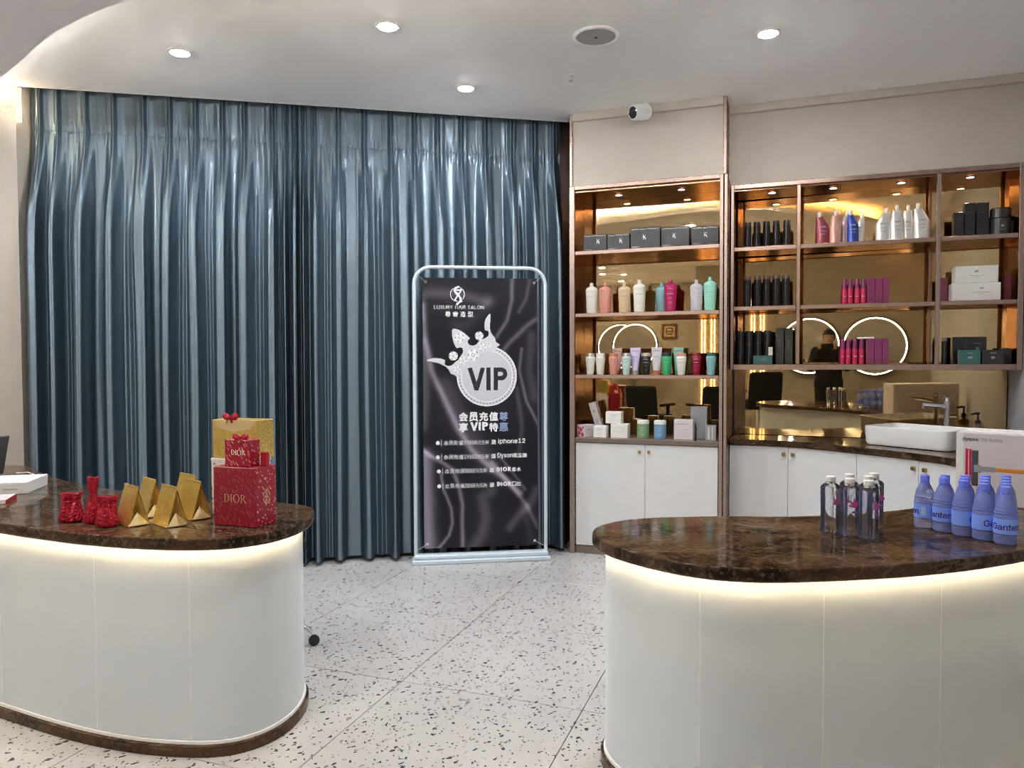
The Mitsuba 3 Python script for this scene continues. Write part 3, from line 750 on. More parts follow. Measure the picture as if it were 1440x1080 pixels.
def desk(label, outline, seams, front, sketch_light, name='reception_desk', DZ=DZ):
    """outline: counter-clockwise plan of the panel faces; seams: arc positions (0..1) where glass panels meet"""
    key = thing(name, label, 'reception desk')
    q = spline(outline, 420, True)
    area = 0.5 * np.sum(q[:, 0] * np.roll(q[:, 1], -1) - np.roll(q[:, 0], -1) * q[:, 1])
    if area < 0:
        q = q[::-1]
    nrm = normals2(q)
    add('top', slab(q, DZ - 0.040, DZ, 0.007, grow=0.045), 'brown_marble', key, 40)
    add('plinth', slab(q, 0.0, 0.040, 0.004, grow=0.016), 'brown_marble', key, 40)
    add('core', slab(q, 0.038, DZ - 0.039, 0.002, grow=-0.016), 'seam_white', key, 40)
    L = np.concatenate([[0], np.cumsum(np.linalg.norm(np.diff(np.vstack([q, q[:1]]), axis=0), axis=1))])
    qq = np.vstack([q, q[:1]])

    def at(l):
        l = np.mod(l, L[-1])
        return np.stack([np.interp(l, L, qq[:, 0]), np.interp(l, L, qq[:, 1])], -1)
    ls = sorted(L[np.argmin(np.linalg.norm(q - np.array(s), axis=1))] for s in seams)
    for a, b in zip(ls, ls[1:] + [ls[0] + L[-1]]):
        t = np.linspace(a + 0.0022, b - 0.0022, max(6, int((b - a) / 0.02)))
        add('glass_panel', strip(at(t), 0.0545, DZ - 0.042, 0.012), 'white_glass', key, 40)
        add('steel_edge', strip(at(np.linspace(a, b, len(t))) + 0.006 * normals2(at(np.linspace(a, b, len(t))), False), 0.0405, 0.0535, 0.016), 'white_paint', key, 40)
        add('joint', strip(at(np.linspace(b - 0.0020, b + 0.0020, 5)), 0.0545, DZ - 0.042, 0.010), 'joint_white', key, 40)
    # the light tape runs under the overhang
    i0, i1 = front
    li = [L[np.argmin(np.linalg.norm(q - np.array(s), axis=1))] for s in (i0, i1)]
    if li[1] < li[0]:
        li[1] += L[-1]
    t = np.linspace(li[0], li[1], 120)
    c = at(t)
    n2 = normals2(c, False)
    scene[numbered(key + '__light_tape')] = lamp(ribbon(c + n2 * 0.028, c + n2 * 0.040, DZ - 0.0405, False), sketch_light)
    return key, q


LEFT = [(-3.28, 3.95), (-2.86, 3.42), (-2.45, 3.10), (-2.02, 2.885), (-1.62, 2.70), (-1.31, 2.600), (-1.13, 2.575), (-0.985, 2.592), (-0.885, 2.675), (-0.838, 2.80), (-0.838, 2.95), (-0.875, 3.06), (-0.97, 3.13),
        (-1.12, 3.17), (-1.36, 3.23), (-1.85, 3.455), (-2.30, 3.76), (-2.66, 4.10), (-2.98, 4.35), (-3.25, 4.25)]
desk('left white glass reception desk with brown marble top, holding red and gold gifts', LEFT,
     [(-3.2, 3.8), (-2.46, 3.11), (-1.99, 2.87), (-1.495, 2.650), (-1.130, 2.575), (-0.97, 3.13), (-2.30, 3.76)], ((-3.2, 3.85), (-0.86, 3.03)), DESK)
RIGHT = [(2.02, 2.62), (1.585, 2.385), (1.215, 2.25), (0.868, 2.192), (0.605, 2.212), (0.436, 2.345), (0.350, 2.475), (0.326, 2.565), (0.340, 2.660), (0.388, 2.728), (0.46, 2.780), (0.66, 2.823), (0.86, 2.832), (1.04, 2.822),
         (1.165, 2.832), (1.66, 2.985), (2.02, 3.23), (2.30, 3.36), (2.50, 3.27), (2.47, 2.98)]
RS, DZR = 0.975, 0.790
desk('right white glass reception desk with brown marble top, holding the water bottles', [(RS * a, RS * b) for a, b in RIGHT],
     [(RS * a, RS * b) for a, b in ((0.575, 2.245), (0.925, 2.195), (1.325, 2.285), (1.80, 2.49), (2.3, 2.8), (1.165, 2.832), (0.340, 2.660), (2.1, 3.29))], ((0.345 * RS, 2.67 * RS), (2.2 * RS, 2.75 * RS)), DESK, DZ=DZR)

# ================================================================== DISPLAY CABINETS
cab = thing('display_cabinet', 'left rose metal display cabinet with mirrored back and two white doors, full of hair products', 'display cabinet')
X = S()
rm, bm = 'rose_metal', 'bronze_metal'
add('post', cbox(-0.013, 0.025, -0.012, 0.012, 0.0, 2.605, 0.002), bm, cab, xf=X)
add('post', cbox(1.016, 1.040, -0.012, 0.012, 0.0, 2.605, 0.002), bm, cab, xf=X)
add('post', cbox(1.044, 1.066, -0.004, 0.02, 0.0, 2.605, 0.002), bm, cab, xf=X)
for x0, x1 in ((-0.013, 0.012), (1.024, 1.040)):
    add('side_panel', cbox(x0, x1, 0.013, 0.335, 0.0, 2.6, 0.001), 'copper_mirror', cab, xf=X)
add('outer_side_panel', cbox(1.044, 1.066, 0.021, 0.60, 0.0, 2.6, 0.001), bm, cab, xf=X)
add('top_rail', cbox(0.025, 1.016, -0.012, 0.012, 2.578, 2.605, 0.002), rm, cab, xf=X)
add('top_panel', cbox(0.012, 1.024, 0.013, 0.335, 2.562, 2.60, 0.001), 'copper_mirror', cab, xf=X)
add('back_mirror', cbox(0.012, 1.024, 0.320, 0.334, 0.83, 2.562, 0.001), 'bronze_mirror', cab, xf=X)
LZ = (2.149, 1.711, 1.277)
for z in LZ:
    sh = add('shelf', cbox(0.013, 1.023, 0.012, 0.319, z - 0.022, z, 0.001), 'copper_mirror', cab, xf=X)
    add('front_edge', cbox(0.026, 1.015, -0.004, 0.0115, z - 0.026, z + 0.001, 0.002), rm, sh, xf=X)
add('counter_board', cbox(0.026, 1.015, -0.010, 0.333, 0.799, 0.830, 0.002), 'taupe_board', cab, xf=X)
add('carcass', cbox(0.027, 1.013, 0.024, 0.333, 0.058, 0.797, 0.002), 'taupe_board', cab, xf=X)
add('toe_kick', cbox(0.026, 1.015, 0.010, 0.10, 0.0, 0.056, 0.002), 'taupe_board', cab, xf=X)
knob = lathe([(0, 0), (.006, 0), (.006, .010), (.011, .014), (.012, .020), (.009, .024), (0, .025)], 18)
for x0, x1, kx in ((0.029, 0.5225, 0.488), (0.5245, 1.011, 0.552)):
    d = add('door', cbox(x0, x1, 0.004, 0.022, 0.061, 0.795, 0.002), 'white_lacquer', cab, xf=X)
    add('knob', moved(knob, (kx, 0.004, 0.745), rx=90), 'brass', d, 30, X)


def spot_proto():
    a = np.arange(20) * 2 * np.pi / 20
    r = 0.021
    V = np.vstack([np.column_stack([r * np.cos(a), r * np.sin(a), np.full(20, -0.0045)]), [[0, 0, -0.0045]]])
    disc = trimesh.Trimesh(V, [[20, (i + 1) % 20, i] for i in range(20)], process=False)
    rim = rings([np.column_stack([q * np.cos(a), q * np.sin(a), np.full(20, z)]) for q, z in ((r * 1.5, 0.0), (r * 1.45, -0.004), (r * 1.15, -0.007), (r * 1.0, -0.0045))], False, False)
    return lamp(disc, SPOT), shape(rim, 'rose_metal', True)


SPL, SPR = spot_proto()


def spots(parent, z, uvs):
    for u, v in uvs:
        k = numbered(parent + '__spotlight')
        scene[k] = {**SPR, 'to_world': S(u, v, z)}
        scene[k + '__bulb'] = {**SPL, 'to_world': S(u, v, z)}


spots(cab, 2.562, [(0.304, 0.165), (0.746, 0.150)])

cb2 = thing('display_cabinet', 'right long wall display cabinet with rose metal frame, three bays and bronze mirror back', 'display cabinet')
V0 = 0.230
add('post', cbox(1.072, 1.094, V0 - 0.012, V0 + 0.012, 1.31, 2.575, 0.002), bm, cb2, xf=X)
add('post', cbox(1.496, 1.520, V0 - 0.012, V0 + 0.012, 1.348, 2.545, 0.002), rm, cb2, xf=X)
add('post', cbox(2.320, 2.345, V0 - 0.012, V0 + 0.012, 1.348, 2.545, 0.002), bm, cb2, xf=X)
add('post', cbox(2.765, 2.795, V0 - 0.012, V0 + 0.012, 1.31, 2.575, 0.002), bm, cb2, xf=X)
for x0, x1 in ((1.072, 1.088), (1.500, 1.516), (2.324, 2.340), (2.780, 2.796)):
    b = x0 > 1.09 and x0 < 2.7
    add('divider', cbox(x0, x1, V0 + 0.013 if not b else V0 + 0.40 - 0.12, V0 + 0.30, 1.312 if not b else 1.348, 2.55, 0.001), 'copper_mirror', cb2, xf=X)
add('top_rail', cbox(1.094, 2.765, V0 - 0.012, V0 + 0.012, 2.546, 2.575, 0.002), rm, cb2, xf=X)
add('top_panel', cbox(1.089, 2.779, V0 + 0.013, V0 + 0.32, 2.535, 2.57, 0.001), 'copper_mirror', cb2, xf=X)
RZ = (2.150, 1.745)
for z in RZ:
    sh = add('shelf', cbox(1.089, 2.779, V0 + 0.013, V0 + 0.30, z - 0.024, z, 0.001), 'copper_mirror', cb2, xf=X)
    for x0, x1 in ((1.0945, 1.4955), (1.5205, 2.3195), (2.3455, 2.7645)):
        add('front_edge', cbox(x0, x1, V0 - 0.006, V0 + 0.0125, z - 0.028, z + 0.001, 0.002), rm, sh, xf=X)
sh = add('bottom_shelf', cbox(1.0945, 2.7645, V0 + 0.006, V0 + 0.30, 1.314, 1.346, 0.001), 'copper_mirror', cb2, xf=X)
add('front_edge', cbox(1.0945, 2.7645, V0 - 0.012, V0 + 0.0055, 1.310, 1.348, 0.002), rm, sh, xf=X)
# the mirror hangs a few degrees askew behind the shelves
nM = np.array([0.3887, 0.9213, 0.0162])
nM /= np.linalg.norm(nM)
tM = np.array([nM[1], -nM[0], 0]) / np.hypot(nM[0], nM[1])
wM = np.cross(tM, nM)
MC = W(2.79, 0.525, 1.38)
m = cbox(-1.715, 0.0, 0.0, 0.008, -0.556, 1.165, 0.001)
Mx = np.eye(4)
Mx[:3, 0], Mx[:3, 1], Mx[:3, 2], Mx[:3, 3] = tM, nM, wM, MC
m.apply_transform(Mx)
add('back_mirror', m, 'bronze_mirror', cb2)
spots(cb2, 2.535, [(1.337, 0.352), (1.726, 0.352), (2.135, 0.345), (2.524, 0.335)])

# ================================================================== VANITY WITH BASIN
fl = spline([W(u, v)[:2] for u, v in ((1.068, 0.235), (1.26, 0.232), (1.456, 0.205), (1.66, 0.11), (1.847, -0.023), (2.02, -0.150), (2.153, -0.270), (2.26, -0.39), (2.33, -0.55), (2.36, -0.80))], 140)
vt = thing('vanity_counter', 'curved brown marble counter carrying the basin under the right display cabinet', 'counter')
back = [W(2.79, -0.80)[:2], W(2.79, 0.505)[:2], W(1.07, 0.60)[:2]]
tp = Polygon(list(map(tuple, fl)) + list(map(tuple, back))).buffer(0)
add('slab', cat(flat(tp.buffer(-0.003), 0.040, 0.790), flat(tp, 0.034, 0.793)), 'brown_marble', vt)
vc = thing('vanity_cabinet', 'curved white base cabinet with small square brass knobs under the marble vanity counter', 'cabinet')
nf = normals2(fl, False)
if (nf[0] @ EV[:2]) > 0:
    nf = -nf
dl = fl - nf * 0.022
body = Polygon(list(map(tuple, fl - nf * 0.045)) + [tuple(W(2.78, -0.79)[:2]), tuple(W(2.78, 0.49)[:2]), tuple(W(1.075, 0.58)[:2])]).buffer(0)
add('carcass', flat(body, 0.788, 0.0), 'taupe_board', vc)
us = np.array([(np.array([*p, 0]) - J) @ EU for p in dl])
cuts = [1.075, 1.459, 1.853, 2.163, 2.352]
for n, (a, b) in enumerate(zip(cuts, cuts[1:])):
    i0, i1 = np.argmin(abs(us - a)), np.argmin(abs(us - b))
    seg = dl[i0:i1 + 1]
    if n == 3:
        seg = dl[i0:]
    L = np.concatenate([[0], np.cumsum(np.linalg.norm(np.diff(seg, axis=0), axis=1))])
    t = np.linspace(0.0015, L[-1] - 0.0015, 30)
    sg = np.stack([np.interp(t, L, seg[:, 0]), np.interp(t, L, seg[:, 1])], 1)
    d = add('door', strip(sg[::-1] if (normals2(sg, False)[0] @ EV[:2]) > 0 else sg, 0.07, 0.786, 0.018, 0.0015), 'white_lacquer', vc, 40)
    j = 27 if n in (0, 2) else 2
    c, nn_ = sg[j], normals2(sg, False)[j]
    nn_ = -nn_ if nn_ @ EV[:2] > 0 else nn_
    k = cbox(-.011, .011, -.020, 0.001, -.011, .011, .002)
    k = moved(k, (*c, 0.737), rz=math.degrees(math.atan2(nn_[0], -nn_[1])))
    add('knob', k, 'brass', d)

bs = thing('basin', 'white rectangular ceramic vessel basin standing on the curved marble counter', 'basin')


def rrect(hx, hy, r, z, n=8):
    a = np.linspace(0, np.pi / 2, n)
    out = []
    for qd, (sx, sy) in enumerate(((1, 1), (-1, 1), (-1, -1), (1, -1))):
        for t in a + qd * np.pi / 2:
            out.append((sx * (hx - r) + r * math.cos(t), sy * (hy - r) + r * math.sin(t), z))
    return np.array(out)


bm_ = rings([rrect(.225, .150, .03, 0.0), rrect(.262, .182, .045, .004), rrect(.270, .190, .05, .02), rrect(.275, .195, .05, .118), rrect(.272, .192, .048, .122), rrect(.262, .182, .045, .122),
             rrect(.258, .178, .045, .116), rrect(.245, .165, .05, .035), rrect(.20, .12, .05, .022)], True, True)
BX = S(2.235, 0.155, 0.8302, rot=-37)
add('bowl', bm_, 'ceramic', bs, 40, BX)
add('drain', lathe([(0, .0235), (.022, .0235), (.024, .0225), (0, .0215)], 20), 'chrome', bs, 30, BX)

fc = thing('faucet', 'tall chrome basin faucet with a long level spout standing behind the basin', 'faucet')
FX = S(2.405, 0.30, 0.8302)
add('body', cat(lathe([(0, 0), (.026, 0), (.026, .006), (.020, .010), (.016, .014), (.016, .262), (.018, .266), (.018, .296), (.014, .303), (0, .304)], 24)), 'chrome', fc, 35, FX)
sp_ = cat(tube([(0, 0, .245), (-.06, -.02, .255), (-.125, -.045, .262), (-.15, -.052, .262)], [.014, .014, .013, .012], 14), tube([(-.142, -.049, .262), (-.142, -.049, .235)], .011, 12))
add('spout', sp_, 'chrome', fc, 40, FX)
add('lever', tube([(0, 0, .300), (-.012, -.006, .310), (-.045, -.020, .315)], [.006, .005, .0045], 10), 'chrome', fc, 40, FX)
sb = thing('soap_bottle', 'small brown pump bottle right of the faucet behind the basin', 'soap dispenser')
SX = S(2.575, 0.275, 0.8302)
add('bottle', lathe([(0, 0), (.030, 0), (.034, .004), (.034, .105), (.028, .122), (.013, .130), (.013, .142), (0, .142)], 24), 'mauve', sb, 40, SX)
add('pump', cat(lathe([(0, .142), (.016, .142), (.016, .162), (.007, .165), (.005, .200), (0, .200)], 16), tube([(.006, 0, .205), (-.014, -.01, .207), (-.042, -.022, .200)], [.008, .007, .005], 8)), 'black_gloss', sb, 40, SX)
add('label_band', lathe([(.0345, .03), (.0348, .031), (.0348, .085), (.0345, .086)], 24), 'ivory', sb, 40, SX)

# ================================================================== BANNER STAND
BN = thing('banner_stand', 'portal banner stand with a black silk print about membership gifts, standing before the curtain', 'banner')
B0 = np.array([-0.2135, 5.105])
BXF = T().translate([float(B0[0]), float(B0[1]), 0]).rotate([0, 0, 1], 7.6)
hw, top, r = 0.449, 2.012, 0.115
path = [(-hw, 0, .04)] + [(-hw, 0, z) for z in np.linspace(.3, top - r, 8)] + [(-hw + r - r * math.cos(a), 0, top - r + r * math.sin(a)) for a in np.linspace(.15, math.pi / 2, 8)]
path += [(-x, y, z) for x, y, z in path[::-1]]
add('frame', tube(path, 0.0125, 14), 'frame_blue_grey', BN, 40, BXF)
add('base', cat(cbox(-.475, .475, -.060, .058, 0.0, .030, .006), cbox(-.462, .462, -.040, .040, .028, .062, .010)), 'frame_blue_grey', BN, xf=BXF)
PW, Z0, Z1 = 0.392, 0.100, 1.942


def bp(px, py):
    """layout of the printed artwork: its own pixel grid -> metres on the sheet"""
    return ((px - 674.5) * (2 * PW / 163.0), Z0 + (770 - py) * ((Z1 - Z0) / 379.0))


FOLDS = [
    ([(589, 445), (591, 418), (600, 413), (640, 413), (684, 424)], .050, .30), ([(690, 421), (675, 440), (655, 456), (640, 458)], .060, .16),
    ([(592, 430), (597, 480), (605, 520), (622, 560), (640, 600), (660, 632), (700, 668), (731, 695)], .030, .50), ([(625, 540), (648, 600), (690, 655)], .085, .22),
    ([(720, 391), (720, 420), (713, 450), (697, 474)], .020, .40), ([(745, 392), (740, 420), (730, 438)], .018, .25), ([(756, 447), (740, 458), (715, 482), (700, 500)], .024, .36),
    ([(733, 490), (730, 520), (740, 565), (758, 602)], .016, .40), ([(748, 470), (744, 520), (752, 560)], .045, .22), ([(726, 545), (733, 600), (728, 640)], .022, .22),
    ([(590, 630), (600, 638), (620, 650), (634, 660), (642, 680), (648, 710), (647, 770)], .020, .50), ([(594, 640), (597, 700), (598, 770)], .075, .62), ([(592, 480), (596, 540), (592, 600)], .05, .30),
    ([(613, 770), (628, 752), (634, 735), (632, 715), (622, 690), (618, 665)], .016, .48), ([(663, 770), (676, 752), (682, 730), (676, 700), (690, 690)], .055, .26),
    ([(690, 650), (722, 690), (740, 712), (756, 745)], .022, .36), ([(716, 745), (730, 725), (745, 712), (754, 690)], .040, .26), ([(745, 770), (742, 740), (735, 715)], .04, .16), ([(700, 640), (738, 690)], .014, .34)]


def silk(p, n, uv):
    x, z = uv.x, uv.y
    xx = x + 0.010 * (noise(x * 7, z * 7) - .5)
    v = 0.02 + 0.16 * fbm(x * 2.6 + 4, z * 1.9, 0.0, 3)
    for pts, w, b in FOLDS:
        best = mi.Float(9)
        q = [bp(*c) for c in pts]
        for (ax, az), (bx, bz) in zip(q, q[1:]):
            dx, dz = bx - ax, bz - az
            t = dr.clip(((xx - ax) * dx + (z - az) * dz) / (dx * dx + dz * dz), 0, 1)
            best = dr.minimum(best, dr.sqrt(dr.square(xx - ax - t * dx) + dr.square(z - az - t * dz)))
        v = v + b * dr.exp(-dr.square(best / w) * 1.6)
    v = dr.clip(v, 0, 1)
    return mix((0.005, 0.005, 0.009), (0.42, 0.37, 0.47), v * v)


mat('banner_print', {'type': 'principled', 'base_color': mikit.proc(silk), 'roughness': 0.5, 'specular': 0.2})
V = np.array([[-PW, 0, Z0], [PW, 0, Z0], [PW, 0, Z1], [-PW, 0, Z1]])
q = np.vstack([V + [0, -.0015, 0], V + [0, .0015, 0]])
f = [[0, 1, 2], [0, 2, 3], [5, 4, 7], [5, 7, 6], [4, 5, 1], [4, 1, 0], [3, 2, 6], [3, 6, 7], [1, 5, 6], [1, 6, 2], [4, 0, 3], [4, 3, 7]]
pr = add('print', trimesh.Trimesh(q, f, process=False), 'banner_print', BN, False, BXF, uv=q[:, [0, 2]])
YF = -0.0017


def onprint(name, shp, mt, y=YF, depth=0.0008, label=None):
    k = add(name, moved(upright(flat(shp, depth)), (0, y, 0)), mt, pr, False, BXF)
    return k


def mesh_on(name, m, mt, px, py, y=YF, anchor=0.0):
    x, z = bp(px, py)
    w = width(m)
    m = m.copy()
    m.apply_translation([x - m.bounds[0][0] - anchor * w, y, z])
    return add(name, m, mt, pr, False, BXF)


def fit(txt, px0, px1, py, h, mt, bold=False, name='lettering', y=YF):
    """one line of lettering whose left and right ends are given"""
    m = textplate(txt, h, 0.0008, bold)
    x0, z = bp(px0, py)
    x1, _ = bp(px1, py)
    k = (x1 - x0) / width(m)
    m.vertices[:, 0] = (m.vertices[:, 0] - m.bounds[0][0]) * k + x0
    m.vertices[:, 2] += z
    m.vertices[:, 1] += y
    return add(name, m, mt, pr, False, BXF)


def sans(txt, w):
    """plain capitals drawn as strokes of width w (letter height 1): shapely shape"""
    arc = lambda cx, cy, rx, ry, a0, a1, n=14: [(cx + rx * math.cos(math.radians(t)), cy + ry * math.sin(math.radians(t))) for t in np.linspace(a0, a1, n)]
    h, k = w / 2, 1 - w / 2
    G = {'L': ([[(h, 1), (h, h), (.52, h)]], .56), 'U': ([[(h, 1)] + arc(.36, .36, .36 - h, .36 - h, 180, 360) + [(.72 - h, 1)]], .76), 'X': ([[(.06, 0), (.60, 1)], [(.60, 0), (.06, 1)]], .66),
         'R': ([[(h, 0), (h, k), (.34, k)] + arc(.34, .74, .26 - h, .26 - h, 90, -90) + [(h, .48 + h)], [(.30, .48), (.60, 0)]], .64), 'Y': ([[(.04, 1), (.33, .46), (.62, 1)], [(.33, .5), (.33, 0)]], .66),
         'H': ([[(h, 0), (h, 1)], [(.70 - h, 0), (.70 - h, 1)], [(h, .52), (.70 - h, .52)]], .74), 'A': ([[(.05, 0), (.36, .97), (.67, 0)], [(.17, .30), (.55, .30)]], .72), 'I': ([[(h, 0), (h, 1)]], w + .04),
         'S': ([arc(.29, .74, .27 - h, .26 - h, 25, 270) + arc(.29, .26, .29 - h, .26 - h, 90, -155)], .62), 'O': ([arc(.44, .5, .43 - h, .5 - h, 0, 360, 40)], .90), 'N': ([[(h, 0), (h, .98), (.68 - h, .02), (.68 - h, 1)]], .72),
         'V': ([[(.05, 1), (.35, .04), (.65, 1)]], .70), 'P': ([[(h, 0), (h, k), (.34, k)] + arc(.34, .72, .28 - h, .28 - h, 90, -90) + [(h, .44 + h)]], .62), 'D': ([[(h, h), (h, k), (.26, k)] + arc(.26, .5, .42 - h, .5 - h, 90, -90) + [(h, h)]], .72), ' ': ([], .34)}
    out, x = [], 0.0
    for ch in txt:
        ls, adv = G[ch]
        out += [affinity.translate(LineString(l).buffer(h, cap_style=2, join_style=2, mitre_limit=3), x, 0) for l in ls]
        x += adv + .10
    return unary_union(out).intersection(sbox(-1, 0, x + 1, 1))


def caps(txt, px0, px1, py, hpx, mt, w, y=None, name='lettering'):
    s = sans(txt, w)
    b = s.bounds
    x0, z = bp(px0, py)
    x1, _ = bp(px1, py)
    s = affinity.translate(affinity.scale(s, (x1 - x0) / (b[2] - b[0]), hpx * ((Z1 - Z0) / 379.0), origin=(b[0], 0)), x0 - b[0], z)
    return onprint(name, s, mt, YF if y is None else y)


def fit_han(txt, px0, px1, py, mt, weight=0.0, name='lettering', hpx=None):
    s, adv = han(txt, 1.0, weight)
    b = s.bounds
    x0, z = bp(px0, py)
    x1, _ = bp(px1, py)
    k = (x1 - x0) / (b[2] - b[0])
    kz = k if hpx is None else hpx * ((Z1 - Z0) / 379.0) / (b[3] - b[1])
    s = affinity.translate(affinity.scale(s, k, kz, origin=(b[0], 0)), x0 - b[0], z)
    return onprint(name, s, mt)


M = (Z1 - Z0) / 379.0                       # metres per artwork pixel
# emblem: ring with a double ribbon
cx, cz = bp(642, 414)
ring = Point(cx, cz).buffer(10.2 * M, 40).difference(Point(cx, cz).buffer(9.2 * M, 40))
a1 = LineString([bp(644, 403.5), bp(639, 405.5), bp(637.8, 409), bp(640.5, 413), bp(644, 416), bp(647, 420), bp(645.5, 424), bp(641, 428)]).buffer(1.25 * M)
a2 = LineString([bp(638, 408), bp(647.5, 408), bp(643, 415), bp(638, 422), bp(640, 423)]).buffer(0.95 * M)
a3 = LineString([bp(641, 411), bp(643.5, 415), bp(648, 424)]).buffer(0.9 * M)
cut = LineString([bp(638, 404), bp(634, 411), bp(644, 428)]).buffer(2.2 * M)
onprint('emblem', unary_union([ring.difference(a1.buffer(.9 * M)), a1, a2, a3]), 'print_white')
caps('LUXURY HAIR SALON', 608.9, 679.3, 434.4, 5.0, 'print_white', .115)
for i, ch in enumerate('尊奢造型'):
    fit_han(ch, 624.6 + i * 10.6, 632.3 + i * 10.6, 444.6, 'print_white', 2.0)
# crown and disc
cx, cz = bp(683.3, 528.5)
R = 42.6 * M
plain('disc_lilac', rgb(0.58, 0.57, 0.63), 0.5, 0.3)
plain('print_pearl', rgb(0.62, 0.61, 0.66), 0.45, 0.4)
onprint('disc', Point(cx, cz).buffer(R, 64), 'print_pearl', depth=0.0006)
onprint('disc_rim', Point(cx, cz).buffer(R * .985, 64).difference(Point(cx, cz).buffer(R * .955, 64)), 'print_white', YF - .0006)
onprint('disc_rim', Point(cx, cz).buffer(R * .86, 64).difference(Point(cx, cz).buffer(R * .83, 64)), 'print_white', YF - .0006)
onprint('disc_face', Point(cx, cz).buffer(R * .83, 64), 'disc_lilac', YF - .0005, .0004)
beads = unary_union([Point(cx + R * .908 * math.cos(t), cz + R * .908 * math.sin(t)).buffer(R * .030, 6) for t in np.linspace(-3.5, 1.2, 40)])
onprint('beads', beads, 'print_grey', YF - .0006)
caps('VIP', 655.9, 712.4, 548.4, 32.0, 'print_black', .19, y=YF - .0010)


def poly(*pts):
    q = np.array([bp(*p) for p in pts])
    return Polygon(spline(q, 90, True)).buffer(0)


def cz_(X, Y):
    return bp(595 + X / 6.347, 420 + Y / 6.347)


crown = Polygon([cz_(*c) for c in ((10, 548), (60, 530), (120, 526), (170, 538), (190, 552), (176, 568), (182, 588), (210, 600), (245, 592), (268, 570), (300, 548), (325, 510), (345, 480), (348, 450), (330, 428), (305, 432), (290, 442), (268, 400), (250, 340),
                 (247, 264), (300, 272), (350, 300), (385, 330), (412, 355), (390, 364), (386, 388), (402, 412), (440, 420), (475, 402), (490, 372), (530, 358), (562, 345), (582, 318), (578, 288), (560, 278), (545, 282), (540, 240), (545, 195), (565, 155), (597, 124),
                 (592, 190), (586, 260), (600, 310), (640, 352), (636, 385), (685, 408), (650, 425), (640, 460), (560, 470), (480, 500), (400, 560), (350, 620), (310, 690), (290, 700), (262, 668), (232, 668), (222, 630), (190, 600), (130, 570), (60, 555))])
for _ in range(2):
    q = np.array(crown.exterior.coords)[:-1]
    nx = np.roll(q, -1, 0)
    crown = Polygon(np.stack([.75 * q + .25 * nx, .25 * q + .75 * nx], 1).reshape(-1, 2)).buffer(0)
    crown = max(getattr(crown, 'geoms', [crown]), key=lambda g: g.area)
crown = crown.buffer(.25 * M)
onprint('crown', crown, 'print_pearl', YF - .0007)
for X, Y, rr in ((315, 345, 45), (493, 330, 38), (258, 508, 40), (435, 500, 54), (345, 550, 38), (520, 432, 36), (578, 402, 28), (290, 625, 34)):
    c = cz_(X, Y)
    rr = rr / 6.347 * M
    onprint('gem', Point(*c).buffer(rr, 12), 'print_white', YF - .0014, .0008)
    ring_ = Point(*c).buffer(rr * .92, 12).difference(Point(*c).buffer(rr * .66, 12))
    wed = unary_union([Polygon([c, (c[0] + 2 * rr * math.cos(t), c[1] + 2 * rr * math.sin(t)), (c[0] + 2 * rr * math.cos(t + .55), c[1] + 2 * rr * math.sin(t + .55))]) for t in np.linspace(.3, 6.58, 6)[:-1]])
    onprint('gem_facet', ring_.intersection(wed), 'print_grey', YF - .0022, .0006)
    st = affinity.rotate(Polygon([(c[0] - rr * .4, c[1]), (c[0], c[1] + rr * .4), (c[0] + rr * .4, c[1]), (c[0], c[1] - rr * .4)]), 20, origin=c)
    onprint('gem_facet', st.difference(affinity.scale(st, .6, .6)), 'print_grey', YF - .0022, .0006)
# headline
for i, ch in enumerate('会员充值'):
    fit_han(ch, 643 + i * 14.4, 656.0 + i * 14.4, 590.4, 'print_white', 5.0)
plain('print_fade', rgb(0.22, 0.30, 0.46), 0.5, 0.3)
fit_han('尊', 700.6, 713.4, 590.4, 'print_fade', 4.0)
fit_han('享', 643, 656, 605.5, 'print_white', 5.0)
caps('VIP', 659.2, 684.6, 605.0, 12.0, 'print_white', .24)
fit_han('特', 686.2, 699, 605.5, 'print_white', 5.0)
fit_han('惠', 700.6, 713.4, 605.5, 'print_fade', 4.0)
